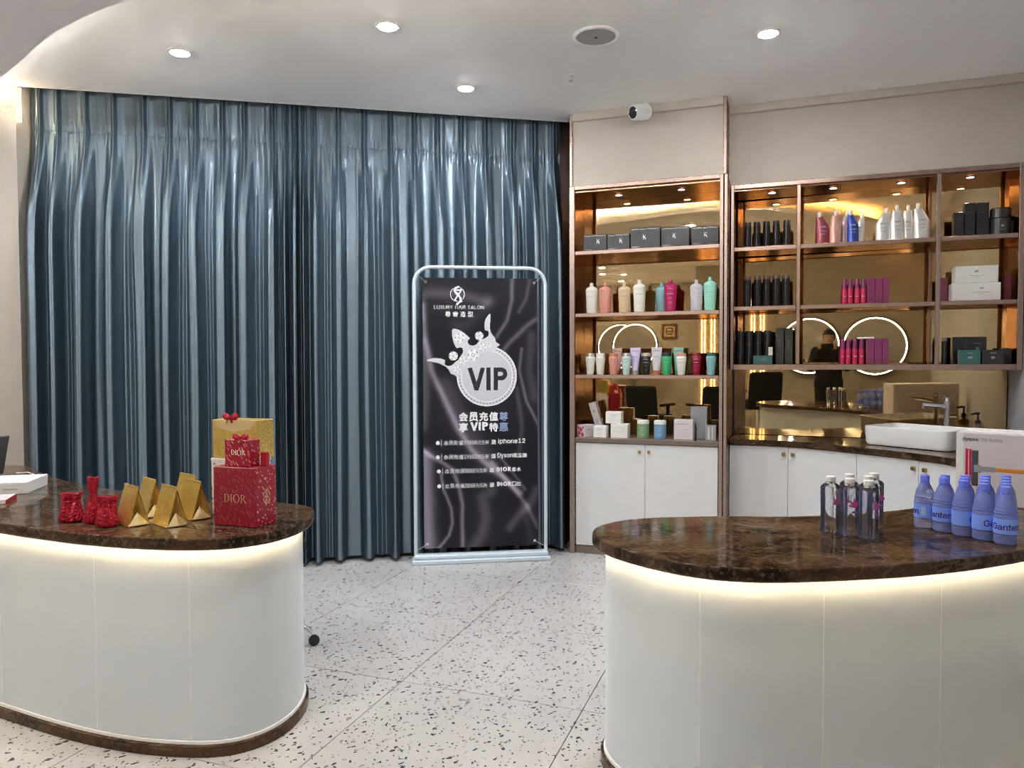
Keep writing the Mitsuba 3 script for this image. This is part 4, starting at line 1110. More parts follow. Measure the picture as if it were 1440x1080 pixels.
# the four offers
for py, x0, sum_, xs, ex, g0_, gift, gx, extra, x2 in ((621.8, 621.3, '59888', (650.2, 668.4), 669.2, 689.0, 'iphone12', (699, 738), '', 0), (641.8, 621.3, '19888', (650.2, 668.4), 669.2, 688.6, 'Dyson', (697.7, 719.8), '吸尘器', 720.4),
                                                       (661.6, 622.6, '8888', (651.0, 665.4), 666.2, 686.2, 'DIOR', (696.6, 717.6), '香水', 718.4), (682.6, 622.8, '2888', (651.0, 665.4), 666.2, 686.4, 'DIOR', (697.0, 717.8), '口红', 718.6)):
    c = bp(x0 - 8.2, py)
    onprint('bullet', Point(*c).buffer(2.8 * M, 20), 'print_white')
    x, z = bp(x0 - 3.0, py)
    onprint('bullet_bar', sbox(x - .3 * M, z - 4.6 * M, x + .3 * M, z + 4.6 * M), 'print_white')
    base = py + 2.6
    for i, ch in enumerate('会员充值'):
        fit_han(ch, x0 + i * 7.15, x0 + i * 7.15 + 6.3, base, 'print_white', 0.5)
    fit(sum_, xs[0], xs[1], base + .2, 5.6 * M, 'print_white')
    fit_han('元', ex, ex + 5.8, base, 'print_white', 0.5)
    fit('5', ex + 6.8, ex + 10, base + .2, 5.6 * M, 'print_white')
    fit_han('折', ex + 10.9, ex + 17, base, 'print_white', 0.5)
    fit_han('送', g0_, g0_ + 6.9, base - .4, 'print_white', 4.0)
    if gift == 'DIOR':
        caps(gift, gx[0], gx[1], base - .6, 6.2, 'print_white', .26)
    else:
        fit(gift, gx[0], gx[1], base - .8, 6.2 * M, 'print_white', True)
    for i, ch in enumerate(extra):
        fit_han(ch, x2 + i * 6.9, x2 + i * 6.9 + 6.4, base - .8, 'print_white', 4.0)
for sx in (-1, 1):
    for z, zz in ((Z0 + .03, Z0 - .01), (Z1 - .03, Z1 + .03)):
        k = add('corner_hook', cat(moved(lathe([(0, 0), (.010, 0), (.010, .003), (0, .003)], 14), (sx * (PW - .022), -.002, z), rx=90), tube([(sx * (PW - .022), -.004, z), (sx * (hw - .006), -.004, zz)], .0022, 6)), 'chrome', BN, 30, BXF)

# ================================================================== HAIR PRODUCTS
def band(r, z0, z1, a0, a1, ysc=1.0, n=8, out=.0006):
    """thin print wrapped on the front of a turned body of radius r(z)"""
    a = np.radians(np.linspace(a0, a1, n)) - np.pi / 2
    V = []
    for z in (z0, z1):
        rr = r(z) + out
        V.append(np.stack([rr * np.cos(a), rr * np.sin(a) * ysc, np.full(n, z)], 1))
    V = np.vstack(V)
    f = []
    for i in range(n - 1):
        f += [[i, i + 1, n + i + 1], [i, n + i + 1, n + i]]
    return trimesh.Trimesh(V, f, process=False)


def prof_r(prof):
    z = np.array([p[1] for p in prof])
    r = np.array([p[0] for p in prof])
    return lambda q: float(np.interp(q, z, r))


def litre(h=0.222, w=0.088):
    R = w / 2
    pr_ = [(0, 0), (R * .80, 0), (R * .84, .003), (R * .90, h * .30), (R * .97, h * .62), (R, h * .76), (R * .99, h * .79), (R * .90, h * .825), (R * .60, h * .865), (R * .34, h * .882), (R * .30, h * .89)]
    b = lathe(pr_, 28, .72)
    cap_ = lathe([(R * .24, h * .885), (R * .29, h * .895), (R * .29, h * .975), (R * .24, h), (0, h)], 20)
    f = prof_r(pr_[1:])
    ptx = cat(*[band(f, h * z, h * (z + t), -a, a, .72) for z, t, a in ((.71, .016, 26), (.545, .022, 34), (.42, .010, 18), (.30, .008, 22), (.27, .008, 18), (.12, .008, 24))])
    return {'': shape(b, 'ivory', 40), 'cap': shape(cap_, 'ivory', 40), 'label_print': shape(ptx, 'print_grey', False)}


def bain(h=0.152, w=0.070):
    R = w / 2
    pr_ = [(0, 0), (R * .66, 0), (R * .70, .003), (R * .82, h * .35), (R * .97, h * .66), (R, h * .76), (R * .98, h * .80), (R * .88, h * .83), (R * .86, h * .845)]
    b = lathe(pr_, 26, .80)
    cp = lathe([(R * .86, h * .845), (R * .90, h * .85), (R * .90, h * .975), (R * .84, h), (0, h)], 26, .80)
    f = prof_r(pr_[1:])
    ptx = cat(*[band(f, h * z, h * (z + t), -a, a, .80) for z, t, a in ((.70, .022, 30), (.55, .026, 34), (.40, .012, 18), (.22, .010, 20))])
    return {'': shape(b, 'ivory', 40), 'cap': shape(cp, 'silver', 40), 'label_print': shape(ptx, 'print_grey', False)}


def crimp_tube(h=0.19, w=0.074, capr=0.024, waist=1.0):
    n = 28
    a = np.arange(n) * 2 * np.pi / n
    rs = []
    for t in np.linspace(0, 1, 12):
        z = .030 + (h - .036) * t
        hx = capr * 1.02 * (1 - t) + (w / 2) * t if waist == 1.0 else capr * (1 - t) * waist + (w / 2) * t ** 1.3 + .006
        hy = capr * 1.02 * (1 - t) + .0025 * t
        rs.append(np.stack([hx * np.cos(a), hy * np.sin(a), np.full(n, z)], 1))
    rs.append(np.stack([w / 2 * np.cos(a), .0012 * np.sin(a), np.full(n, h)], 1))
    cp = lathe([(0, 0), (capr, 0), (capr, .027), (capr * .96, .030), (0, .030)], 24)
    z1 = h * .80
    bars = cat(*[cbox(-x, x, -.0035 - (1 - (z - .03) / (h - .036)) * capr * 1.02 - .0004, -(1 - (z - .03) / (h - .036)) * capr * 1.02 - .0022, z, z + t, .0002) for z, t, x in ((h * .86, .007, .022), (h * .66, .004, .018), (h * .5, .003, .012))])
    return {'': shape(rings(rs), 'ivory', 40), 'cap': shape(cp, 'copper', 40), 'label_print': shape(bars, 'print_grey')}


def jar(h=0.128, w=0.085):
    R = w / 2
    b = lathe([(0, 0), (R * .92, 0), (R * .98, .004), (R, .02), (R, h * .74), (R * .97, h * .78), (R * .90, h * .79)], 30)
    l = lathe([(R * .90, h * .79), (R * .99, h * .795), (R * .99, h * .98), (R * .95, h), (0, h)], 30)
    f = lambda z: R
    ptx = cat(band(f, h * .60, h * .615, -30, 30), band(f, h * .45, h * .475, -12, 12), band(f, h * .25, h * .26, -24, 24), band(f, h * .2, h * .21, -18, 18))
    return {'': shape(b, 'greenjar', 40), 'lid': shape(l, 'whitecap', 40), 'label_print': shape(ptx, 'ivory')}


def tall_bottle(h, w, capf=.16, sq=2.0):
    R = w / 2
    b = lathe([(0, 0), (R * .94, 0), (R, .003), (R, h * (1 - capf) - .004), (R * .93, h * (1 - capf)), (R * .5, h * (1 - capf) + .001)], 22, 1, sq)
    cp = lathe([(R * .88, h * (1 - capf) + .0005), (R * .90, h * (1 - capf) + .002), (R * .90, h - .004), (R * .82, h), (0, h)], 22, 1, sq)
    f = lambda z: R
    ptx = cat(band(f, h * .62, h * .64, -22, 22), band(f, h * .4, h * .41, -16, 16), band(f, h * .3, h * .31, -18, 18))
    return {'': shape(b, 'black_gloss', 40), 'cap': shape(cp, 'black_card', 40), 'label_print': shape(ptx, 'dark_grey')}


def pouch(h, w, side=1):
    """refill bag: flat, gusset at the foot, slanted shoulder and a spout with cap"""
    n = 40
    rs = []
    for t in np.linspace(0, 1, 14):
        z = h * .86 * t
        hx0, hx1 = -w / 2 * (1 - .05 * t), w / 2 * (1 - .05 * t)
        if t > .62:
            k = (t - .62) / .38
            if side > 0:
                hx1 = hx1 - k * w * .46
            elif side < 0:
                hx0 = hx0 + k * w * .46
            else:
                hx0, hx1 = hx0 + k * w * .16, hx1 - k * w * .16
        hy = .024 * (1 - t) ** .6 + .0035
        a = np.arange(n) * 2 * np.pi / n
        cx_, rx_ = (hx0 + hx1) / 2, (hx1 - hx0) / 2
        c, s_ = np.cos(a), np.sin(a)
        kk = (np.abs(c) ** 3.2 + np.abs(s_) ** 1.6) ** (-1 / 2.4)
        rs.append(np.stack([cx_ + rx_ * np.clip(c * kk, -1, 1), hy * np.clip(s_ * kk, -1, 1), np.full(n, z)], 1))
    xs = -w * .23 * side if side else 0.0
    spt = lathe([(.008, h * .83), (.008, h * .90), (0, h * .90)], 14)
    cp = lathe([(.0105, h * .875), (.0115, h * .88), (.0105, h * .99), (.008, h), (0, h)], 16)
    bars = cat(*[cbox(-w * x, w * x, -.025 * (1 - z) ** .6 - .0052, -.025 * (1 - z) ** .6 - .004, h * .86 * z, h * .86 * z + t, .0002) for z, t, x in ((.60, .008, .22), (.46, .004, .26), (.36, .004, .2))])
    return {'': shape(rings(rs), 'pouch_silver', 50), 'spout': shape(moved(spt, (xs, 0, 0)), 'whitecap', 40), 'cap': shape(moved(cp, (xs, 0, 0)), 'whitecap', 40), 'label_print': shape(bars, 'print_grey')}


def carton(w, d, h, mt, prints=(), pm='print_grey', lid=False, c=.0018):
    """folding carton, its front towards -y; prints: (x, z, half width, height) bars"""
    o = {'': shape(cbox(-w / 2, w / 2, -d / 2, d / 2, 0, h, c), mt)}
    if prints:
        o['label_print'] = shape(cat(*[cbox(x - a, x + a, -d / 2 - .0006, -d / 2 - .0001, z, z + t, .0001) for x, z, a, t in prints]), pm)
    if lid:
        o['flap'] = shape(cat(cbox(-w / 2 + .004, w / 2 - .004, -d / 2 - .0007, -d / 2, h * .70, h * .708, .0001), cbox(-w / 2, w / 2, -d / 2 - .0012, d / 2 + .0012, h - .0005, h + .0012, .0004)), mt)
    return o


SHEEN = 'hair products on the left cabinet'
# --- upper shelf: black cartons with a white K
Kshape = unary_union([sbox(0, 0, .12, 1), LineString([(.15, .42), (.62, 1.0)]).buffer(.045, cap_style=2), LineString([(.26, .56), (.66, 0)]).buffer(.085, cap_style=2)])
for u0, u1, h, d, v, kx, lb in ((.080, .247, .118, .17, .115, .58, 'black carton with a white K at the left end of the left top shelf'),
                                (.252, .410, .112, .15, .100, .55, 'low wrapped black carton with a white K beside the tallest one'), (.416, .620, .146, .18, .115, .43, 'tallest black carton with a white K at the middle of the left top shelf'),
                                (.627, .815, .137, .17, .110, .42, 'black carton with a white K right of the tallest one'), (.828, 1.006, .128, .17, .110, .48, 'black carton with a white K at the right end of the left top shelf')):
    k = place('product_carton', {'': shape(cbox(-(u1 - u0) / 2, (u1 - u0) / 2, -d / 2, d / 2, 0, h, .0025), 'black_card')}, S((u0 + u1) / 2, v, LZ[0] + .0006), lb, 'box')
    if kx:
        s_ = affinity.scale(Kshape, .028, .034, origin=(0, 0))
        add('letter', moved(upright(flat(s_, .0006)), (u0 + (u1 - u0) * kx, v - d / 2 - .0001, LZ[0] + h * .42)), 'print_white', k, False, S())
        add('film_wrap', cat(cbox(u0 + .006, u1 - .006, v - d / 2 - .0009, v - d / 2 - .0002, LZ[0] + h * .90, LZ[0] + h * .915, .0001), cbox(u0 + .01, u0 + .06, v - d / 2 - .0009, v - d / 2 - .0002, LZ[0] + h * .08, LZ[0] + h * .10, .0001)), 'silver', k, False, S())
# --- second shelf: litre bottles
LT = litre()
for u, v, sc, body, lb in ((.122, .10, 1.0, 'ivory', 'ivory litre bottle beside the salmon one'),
                           (.222, .10, .985, 'salmon', 'salmon pink litre bottle beside the ivory one'), (.358, .10, .97, 'beige', 'beige gold litre bottle left of the tall off white one'), (.466, .095, 1.04, 'mintwhite', 'tall off white litre bottle with dark print, right of the beige bottle'),
                           (.607, .19, .96, 'aqua', 'teal and white litre bottle half hidden behind the magenta bottle'), (.680, .105, 1.02, 'magenta', 'magenta litre bottle between the teal and the lavender ones'), (.856, .10, .97, 'lavender', 'pale lavender litre bottle'),
                           (.947, .10, 1.04, 'mint', 'mint green litre bottle at the right end of the row')):
    body = 'ivory' if lb.startswith('tall') else body
    d = {k: {**x, 'to_world': None} for k, x in LT.items()}
    key = numbered('shampoo_bottle')
    for rel, x in LT.items():
        scene[key + ('__' + rel if rel else '')] = {**x, 'to_world': S(u, v, LZ[1] + .0006) @ T().scale([1, 1, sc]), **({'bsdf': {'type': 'ref', 'id': body}} if rel != 'label_print' else {})}
    tag(key, lb, 'bottle')
# --- third shelf
BA, TB = bain(), crimp_tube()
for u, v, body, cp, lb in ((.120, .07, 'ivory', 'silver', 'ivory shampoo bottle with silver cap, leftmost of the small bottle row'), (.192, .075, 'ivory', 'ivory', 'ivory shampoo bottle with ivory cap, second of the small bottle row'),
                           (.288, .07, 'salmon', 'copper', 'salmon shampoo bottle with copper cap in front of the pink tube'), (.380, .07, 'mintwhite', 'silver', 'pale mint shampoo bottle with silver cap left of the lilac tube'),
                           (.516, .08, 'black_gloss', 'silver', 'black shampoo bottle with silver cap'), (.659, .08, 'greenbottle', 'navy', 'bright green shampoo bottle with navy cap'), (.762, .055, 'ivory', 'salmon', 'ivory shampoo bottle with salmon cap in front of the mint tube'),
                           (.858, .09, 'crimson', 'crimson', 'dark crimson shampoo bottle'), (.958, .08, 'aqua', 'tealgreen', 'aqua shampoo bottle with dark teal cap at the right end of the small bottle row')):
    place('small_shampoo_bottle', BA, S(u, v, LZ[2] + .0006), lb, 'bottle', swap={'': body, 'cap': cp, **({'label_print': 'silver'} if body in ('black_gloss', 'crimson') else {})})
for u, v, body, cp, w, lb in ((.292, .175, 'pinktube', 'copper', 1.0, 'pink flat topped tube behind the salmon bottle'), (.437, .10, 'tubelilac', 'mid_grey', 1.0, 'lilac tube standing on its cap, tallest of the small bottle row'),
                              (.590, .08, 'lavender', 'copper', 1.0, 'white tube with copper cap beside the black bottle'), (.727, .175, 'mint', 'mint', 1.0, 'mint green tube behind the ivory bottle with salmon cap')):
    place('product_tube', TB, S(u, v, LZ[2] + .0006), lb, 'tube', swap={'': body, 'cap': cp})
# --- counter of the left cabinet
CZ = .8306
place('product_carton', carton(.105, .075, .088, 'lilac_card', [(.0, .05, .025, .006)]), S(.085, .076, CZ, rot=58), 'small white carton with red flower print, lowest at the left end of the cabinet counter', 'box')
k_ = [k for k in scene if k.startswith('product_carton') and '__' not in k][-1]
add('flower_print', cat(*[moved(lathe([(0, 0), (r_, 0), (r_ * .8, .0006), (0, .0008)], 9), (-.0526, y_, z_), ry=-90) for y_, z_, r_ in ((-.02, .02, .014), (.012, .03, .013), (-.005, .055, .014), (.02, .066, .011), (-.026, .07, .009), (.022, .008, .007))]), 'pinkred', k_, False, S(.085, .076, CZ, rot=58))
place('product_carton', carton(.052, .045, .245, 'lilac_card', [(0, .17, .008, .02), (0, .09, .006, .03)]), S(.180, .178, CZ + .0080, tilt=([0, 1, 0], -17)), 'tall narrow lilac white carton leaning over to the left', 'box')
bars = [(0, .058, .022, .004), (0, .047, .016, .002), (0, .028, .024, .0015)]
place('product_carton', carton(.092, .09, .083, 'white_card', bars), S(.198, .075, CZ), 'small white carton lying in front of the leaning one', 'box')
place('product_carton', carton(.120, .10, .099, 'white_card', [(0, .075 - i * .011, .045, .0018) for i in range(4)]), S(.333, .095, CZ), 'white carton carrying a smaller one on top, left of the green jar', 'box')
place('product_carton', carton(.112, .085, .084, 'white_card', bars), S(.290, .10, CZ + .1004), 'small white carton on top of two others', 'box')
JR = jar()
place('cream_jar', JR, S(.493, .10, CZ), 'green cream jar with white lid', 'jar')
place('cream_jar', JR, S(.612, .10, CZ), 'blue cream jar with white lid', 'jar', swap={'': 'bluejar'})
place('product_carton', carton(.130, .07, .138, 'lilac_card', [(0, .105, .040, .007), (.01, .065, .022, .003), (0, .05, .03, .0015), (0, .03, .035, .0015)]), S(.776, .105, CZ), 'pale grey square carton right of the blue jar', 'box')
place('product_carton', carton(.112, .06, .224, 'greyblue', [(0, .18, .03, .008), (0, .12, .02, .003)]), S(.868, .20, CZ), 'tall grey carton standing at the back of the counter', 'box')
place('brush_stick', {'': shape(cat(lathe([(0, 0), (.006, 0), (.007, .01), (.0065, .06), (.004, .10), (.0035, .12), (0, .121)], 12)), 'black_gloss', 40), 'ferrule': shape(lathe([(.0072, .060), (.0074, .062), (.0072, .068)], 12), 'dark_grey', 30)}, S(.862, .03, CZ), 'thin black stick standing before the grey cartons', 'brush')
place('product_carton', carton(.073, .05, .104, 'mid_grey', [(-.012, .01, .006, .085), (.012, .01, .005, .085)], 'lavender'), S(.958, .085, CZ), 'small grey striped carton at the right end of the counter', 'box')

# --- right cabinet, upper shelf
ORD = ('first', 'second', 'third', 'fourth', 'fifth')
TB1, TB2 = tall_bottle(.180, .047), tall_bottle(.212, .050, .12)
for i, u in enumerate((1.180, 1.240, 1.303, 1.366, 1.434)):
    place('styling_bottle', TB1, S(u, .315, RZ[0] + .0006), f'slim black bottle, {ORD[i]} from the left of five on the upper left shelf', 'bottle', 'black bottles on the upper left shelf')
for i, u in enumerate((1.178, 1.246, 1.305, 1.368, 1.431)):
    place('styling_bottle', TB2, S(u, .310, RZ[1] + .0006), f'black bottle with brown cap, {ORD[i]} from the left of five on the middle left shelf', 'bottle', 'black bottles on the middle left shelf', swap={'cap': 'mauve'})
for u, h, w, sd, mt, v, lb in ((1.660, .225, .092, 1, 'pouch_maroon', .335, 'maroon and silver refill pouch, leftmost of the coloured pouches'), (1.740, .222, .080, 0, 'pouch_rose', .305, 'rose copper refill pouch'),
                               (1.795, .220, .070, -1, 'pouch_lilac', .345, 'dull lilac refill pouch between the rose and the blue one'), (1.846, .222, .070, 1, 'pouch_blue', .315, 'bright blue refill pouch'), (1.890, .195, .060, -1, 'pouch_silver', .350, 'narrow silver refill pouch right behind the blue one'),
                               (2.026, .220, .088, -1, 'pouch_silver', .325, 'white silver refill pouch, first from the left of the four silver ones'), (2.108, .232, .084, 0, 'pouch_silver', .320, 'white silver refill pouch, second of the four silver ones'), (2.177, .232, .076, 0, 'pouch_silver', .350, 'white silver refill pouch, third of the four silver ones'),
                               (2.252, .236, .094, 1, 'pouch_silver', .322, 'white silver refill pouch, rightmost of the four, with tilted edge')):
    place('refill_pouch', pouch(h, w, sd), S(u, v, RZ[0] + .0006), lb, 'pouch', swap={'': mt})
for u, w, h, d, v, lb in ((2.458, .056, .160, .06, .33, 'black carton, shortest of the three upright ones on the right upper shelf'), (2.520, .060, .214, .06, .335, 'tall black upright carton, middle of three'), (2.590, .068, .211, .06, .335, 'tall black upright carton next to the wide black jar')):
    place('product_carton', carton(w, d, h, 'black_gloss', [(0, h * .7, w * .25, .004), (0, h * .5, w * .15, .002)], 'dark_grey'), S(u, v, RZ[0] + .0006), lb, 'box')
place('hair_mask_jar', {'': shape(lathe([(0, 0), (.052, 0), (.056, .004), (.056, .105), (.052, .108)], 30), 'black_card', 40), 'lid': shape(lathe([(.052, .108), (.0575, .109), (.0575, .165), (.053, .170), (0, .170)], 30), 'black_gloss', 40), 'label_print': shape(cat(band(lambda z: .056, .05, .062, -9, 9), band(lambda z: .056, .03, .033, -16, 16)), 'mid_grey')}, S(2.690, .325, RZ[0] + .0006), 'wide black jar right of the upright black cartons', 'jar')
place('product_carton', carton(.038, .08, .098, 'black_card', [(0, .06, .01, .003)], 'dark_grey'), S(2.752, .40, RZ[0] + .0006), 'small black carton in the corner at the right end of the upper shelf', 'box')


# --- ampoule packs: clear trays with pink ampoules and a printed sleeve
def vial(h=.168):
    b = lathe([(0, 0), (.014, 0), (.0165, .003), (.0165, h * .60), (.015, h * .62)], 16)
    t = lathe([(.015, h * .62), (.0145, h * .64), (.0125, h * .97), (.011, h), (0, h)], 16)
    return {'': shape(b, 'pinkred', 40), 'tip': shape(t, 'violet', 40), 'label_print': shape(band(lambda z: .0165, h * .3, h * .33, -30, 30), 'lavender')}


VL = vial()
for zs_, us_, nm in ((RZ[1], (1.798, 1.834, 1.876, 1.913), 'middle'), (1.346, (1.790, 1.826, 1.866, 1.906), 'bottom')):
    for i, u in enumerate(us_):
        place('ampoule_bottle', VL, S(u, .315, zs_ + .0006), f'slim pink red ampoule bottle, {ORD[i]} from the left of four on the {nm} shelf', 'bottle', f'pink ampoule bottles on the {nm} shelf')
    for j, (u, w) in enumerate(((1.958, .044), (2.004, .044), (2.046, .036))):
        place('product_carton', carton(w, .06, .168, 'violet', [(0, .012, w * .34, .03), (-w * .25, .05, .0015, .10), (w * .05, .05, .0015, .10), (w * .3, .05, .0015, .10)], 'plum'), S(u, .325, zs_ + .0006),
              f'violet carton on the {nm} shelf, {("next to the pink ampoules", "in the middle of three", "rightmost of three")[j]}', 'box')
place('soap_dish', carton(.10, .05, .012, 'whitecap'), S(1.93, .33, 1.346 + .169 + .0006), 'flat white packet lying on the pink ampoules of the bottom shelf', 'packet')
# --- middle shelf, right bay
place('product_carton', carton(.268, .12, .113, 'white_card', [(.03, .075, .012, .010), (.03, .052, .05, .004), (.03, .040, .02, .002)]), S(2.556, .345, RZ[1] + .0006), 'long pale grey carton under the white one on the middle right shelf', 'box')
place('product_carton', carton(.236, .11, .107, 'white_card', [(0, .065, .010, .014), (0, .045, .04, .003), (0, .034, .018, .002)]), S(2.558, .345, RZ[1] + .1146), 'long white carton lying on top of the pale grey carton', 'box')
place('product_carton', carton(.055, .06, .16, 'plum', [(0, .1, .01, .003)], 'mauve'), S(2.386, .40, RZ[1] + .0006), 'dark brown upright carton left of the long white cartons', 'box')
place('product_carton', carton(.036, .06, .17, 'plum', [(0, .1, .008, .003)], 'mauve'), S(2.745, .39, RZ[1] + .0006), 'narrow dark brown carton at the right end of the middle shelf', 'box')
# --- bottom shelf, left bay: black cartons and bottles
TB3 = tall_bottle(.235, .056, .10)
for i, u in enumerate((1.133, 1.192, 1.252, 1.312)):
    place('styling_bottle', TB3, S(u, .36, 1.3466), f'tall black bottle, {ORD[i]} from the left of four on the bottom left shelf', 'bottle', 'black bottles on the bottom left shelf')
for i, u in enumerate((1.395, 1.452)):
    place('product_carton', carton(.052, .07, .250, 'black_gloss', [(0, .16, .012, .003), (0, .12, .008, .002)], 'dark_grey'), S(u, .345, 1.3466), ('tall black carton left of the post on the bottom left shelf', 'tall black carton touching the post on the bottom left shelf')[i], 'box')
place('product_carton', carton(.125, .06, .062, 'tealgreen', [(0, .04, .03, .003), (0, .03, .02, .002)], 'mid_grey'), S(1.285, .275, 1.3466), 'low dark green carton lying in front of the tall black bottles', 'box')
place('product_carton', carton(.030, .03, .058, 'silver', [(0, .03, .008, .003)]), S(1.335, .272, 1.4092), 'tiny silver carton standing on the low dark green one', 'box')
# --- bottom shelf, right bay
place('styling_bottle', tall_bottle(.172, .034, .14), S(2.390, .315, 1.3466), 'single slim black bottle with grey cap beside the post on the bottom right shelf', 'bottle', swap={'cap': 'mid_grey'})
place('product_carton', carton(.190, .07, .175, 'black_gloss', [(.045, .13, .022, .006), (.045, .09, .010, .02), (-.02, .01, .001, .15)], 'tealgreen'), S(2.540, .40, 1.3466), 'large black carton behind the two small black ones', 'box')
place('product_carton', carton(.115, .07, .090, 'tealgreen', [(.0, .068, .018, .004), (0, .035, .012, .014)], 'mid_grey'), S(2.522, .285, 1.3466), 'small black green carton in front, left of two', 'box')
place('product_carton', carton(.118, .07, .089, 'black_card', [(0, .068, .018, .004), (0, .035, .010, .014)], 'mid_grey'), S(2.646, .285, 1.3466), 'small black carton in front, right of two', 'box')
place('product_carton', carton(.050, .08, .10, 'black_card', [(0, .07, .012, .003)], 'dark_grey'), S(2.742, .38, 1.3466), 'black carton in the corner at the right end of the bottom shelf', 'box')

# ================================================================== GIFTS ON THE LEFT DESK
TZ = DZ + 0.0006


def organza(h, rw, rd, neck, ruffle, seed, tall=False):
    """gathered foil pouch: full foot, pinched neck, open frill"""
    n = 64
    a = np.arange(n) * 2 * np.pi / n
    rg = np.random.default_rng(seed)
    ph = rg.uniform(0, 6.28, 5)
    rs = []
    for t in np.linspace(0, 1, 34):
        z = h * t
        tn = .62 if tall else .74
        if t < tn:
            k = t / tn
            w = 1.0 - (1 - neck) * k ** 1.7
            w *= 1 - .35 * math.exp(-k / .04)
        else:
            k = (t - tn) / (1 - tn)
            w = neck + (ruffle - neck) * k ** .8
        pinch = math.exp(-((t - tn) / .16) ** 2)
        wr = 1 + (.05 + .10 * pinch + .10 * max(0, t - tn)) * np.sin(9 * a + ph[0] + 2 * t) + (.04 + .08 * t) * np.sin(5 * a + ph[1] - 3 * t) + .05 * np.sin(14 * a + ph[2])
        wob = .020 * h * np.sin(3 * a + ph[3]) * t ** 3
        rs.append(np.stack([rw * w * wr * np.cos(a), rd * w * wr * np.sin(a), z + wob], 1))
    body = rings(rs, True, True)
    tie = tube([(rw * neck * 1.10 * math.cos(b), rd * neck * 1.12 * math.sin(b), h * (.62 if tall else .74)) for b in np.linspace(0, 2 * np.pi, 26)[:-1]], .003, 8, closed=True)
    nz = (meshkit.noise(body.vertices * 160.0, seed) - .5)
    body.vertices[:, :2] *= (1 + .16 * nz * np.clip(body.vertices[:, 2] / .01, 0, 1))[:, None]
    return {'': shape(body, 'red_film', False), 'tie': shape(tie, 'red_ribbon', 40)}


def strap(path, wdir, w, th=.0008):
    """flat ribbon along a path; wdir: its width direction at each point or one for all"""
    p = np.asarray(path, float)
    wd = np.broadcast_to(np.asarray(wdir, float), p.shape)
    t = np.gradient(p, axis=0)
    nn_ = np.cross(t, wd)
    nn_ /= np.linalg.norm(nn_, axis=1, keepdims=True) + 1e-9
    rs = [np.array([q - u * w / 2 - k * th, q + u * w / 2 - k * th, q + u * w / 2 + k * th, q - u * w / 2 + k * th]) for q, u, k in zip(p, wd, nn_)]
    return rings(rs)


def bow(s=1.0):
    """two loops, two tails and a knot, standing up"""
    parts_ = []
    for sx in (-1, 1):
        n = 24
        a = np.arange(n) * 2 * np.pi / n
        rs = []
        for t in np.linspace(0, 1, 12):
            x = sx * s * .040 * t
            w = s * (.004 + .0125 * math.sin(math.pi * min(1, t * .80 + .06)) ** .8)
            pl_ = 1 + .16 * np.sin(4 * a + 2 * t) * (1 - .5 * t)
            rs.append(np.stack([np.full(n, x), .62 * w * pl_ * np.cos(a), s * .010 * t + w * pl_ * np.sin(a)], 1))
        parts_.append(rings(rs))
        parts_.append(strap([(0, -.004, 0), (sx * .010 * s, -.007, -.008 * s), (sx * .016 * s, -.009, -.020 * s)], (.7, .1, .7), .010 * s))
    kn_ = lathe([(0, -.006 * s), (.006 * s, -.004 * s), (.0075 * s, 0), (.006 * s, .005 * s), (0, .007 * s)], 14)
    return cat(*parts_), moved(kn_, (0, -.005, .003 * s))


place('organza_pouch', organza(.108, .043, .034, .62, .80, 2), P(-1.672, 2.815, TZ, 12), 'red foil gift pouch, leftmost of three on the marble desk', 'gift bag')
place('organza_pouch', organza(.172, .032, .030, .30, .62, 5, True), P(-1.572, 2.785, TZ, 40), 'tall red foil gift pouch with a pinched neck, middle of three', 'gift bag')
place('organza_pouch', organza(.112, .040, .036, .66, .86, 9), P(-1.488, 2.728, TZ, -20), 'red foil gift pouch with open frill, right of the tall one', 'gift bag')


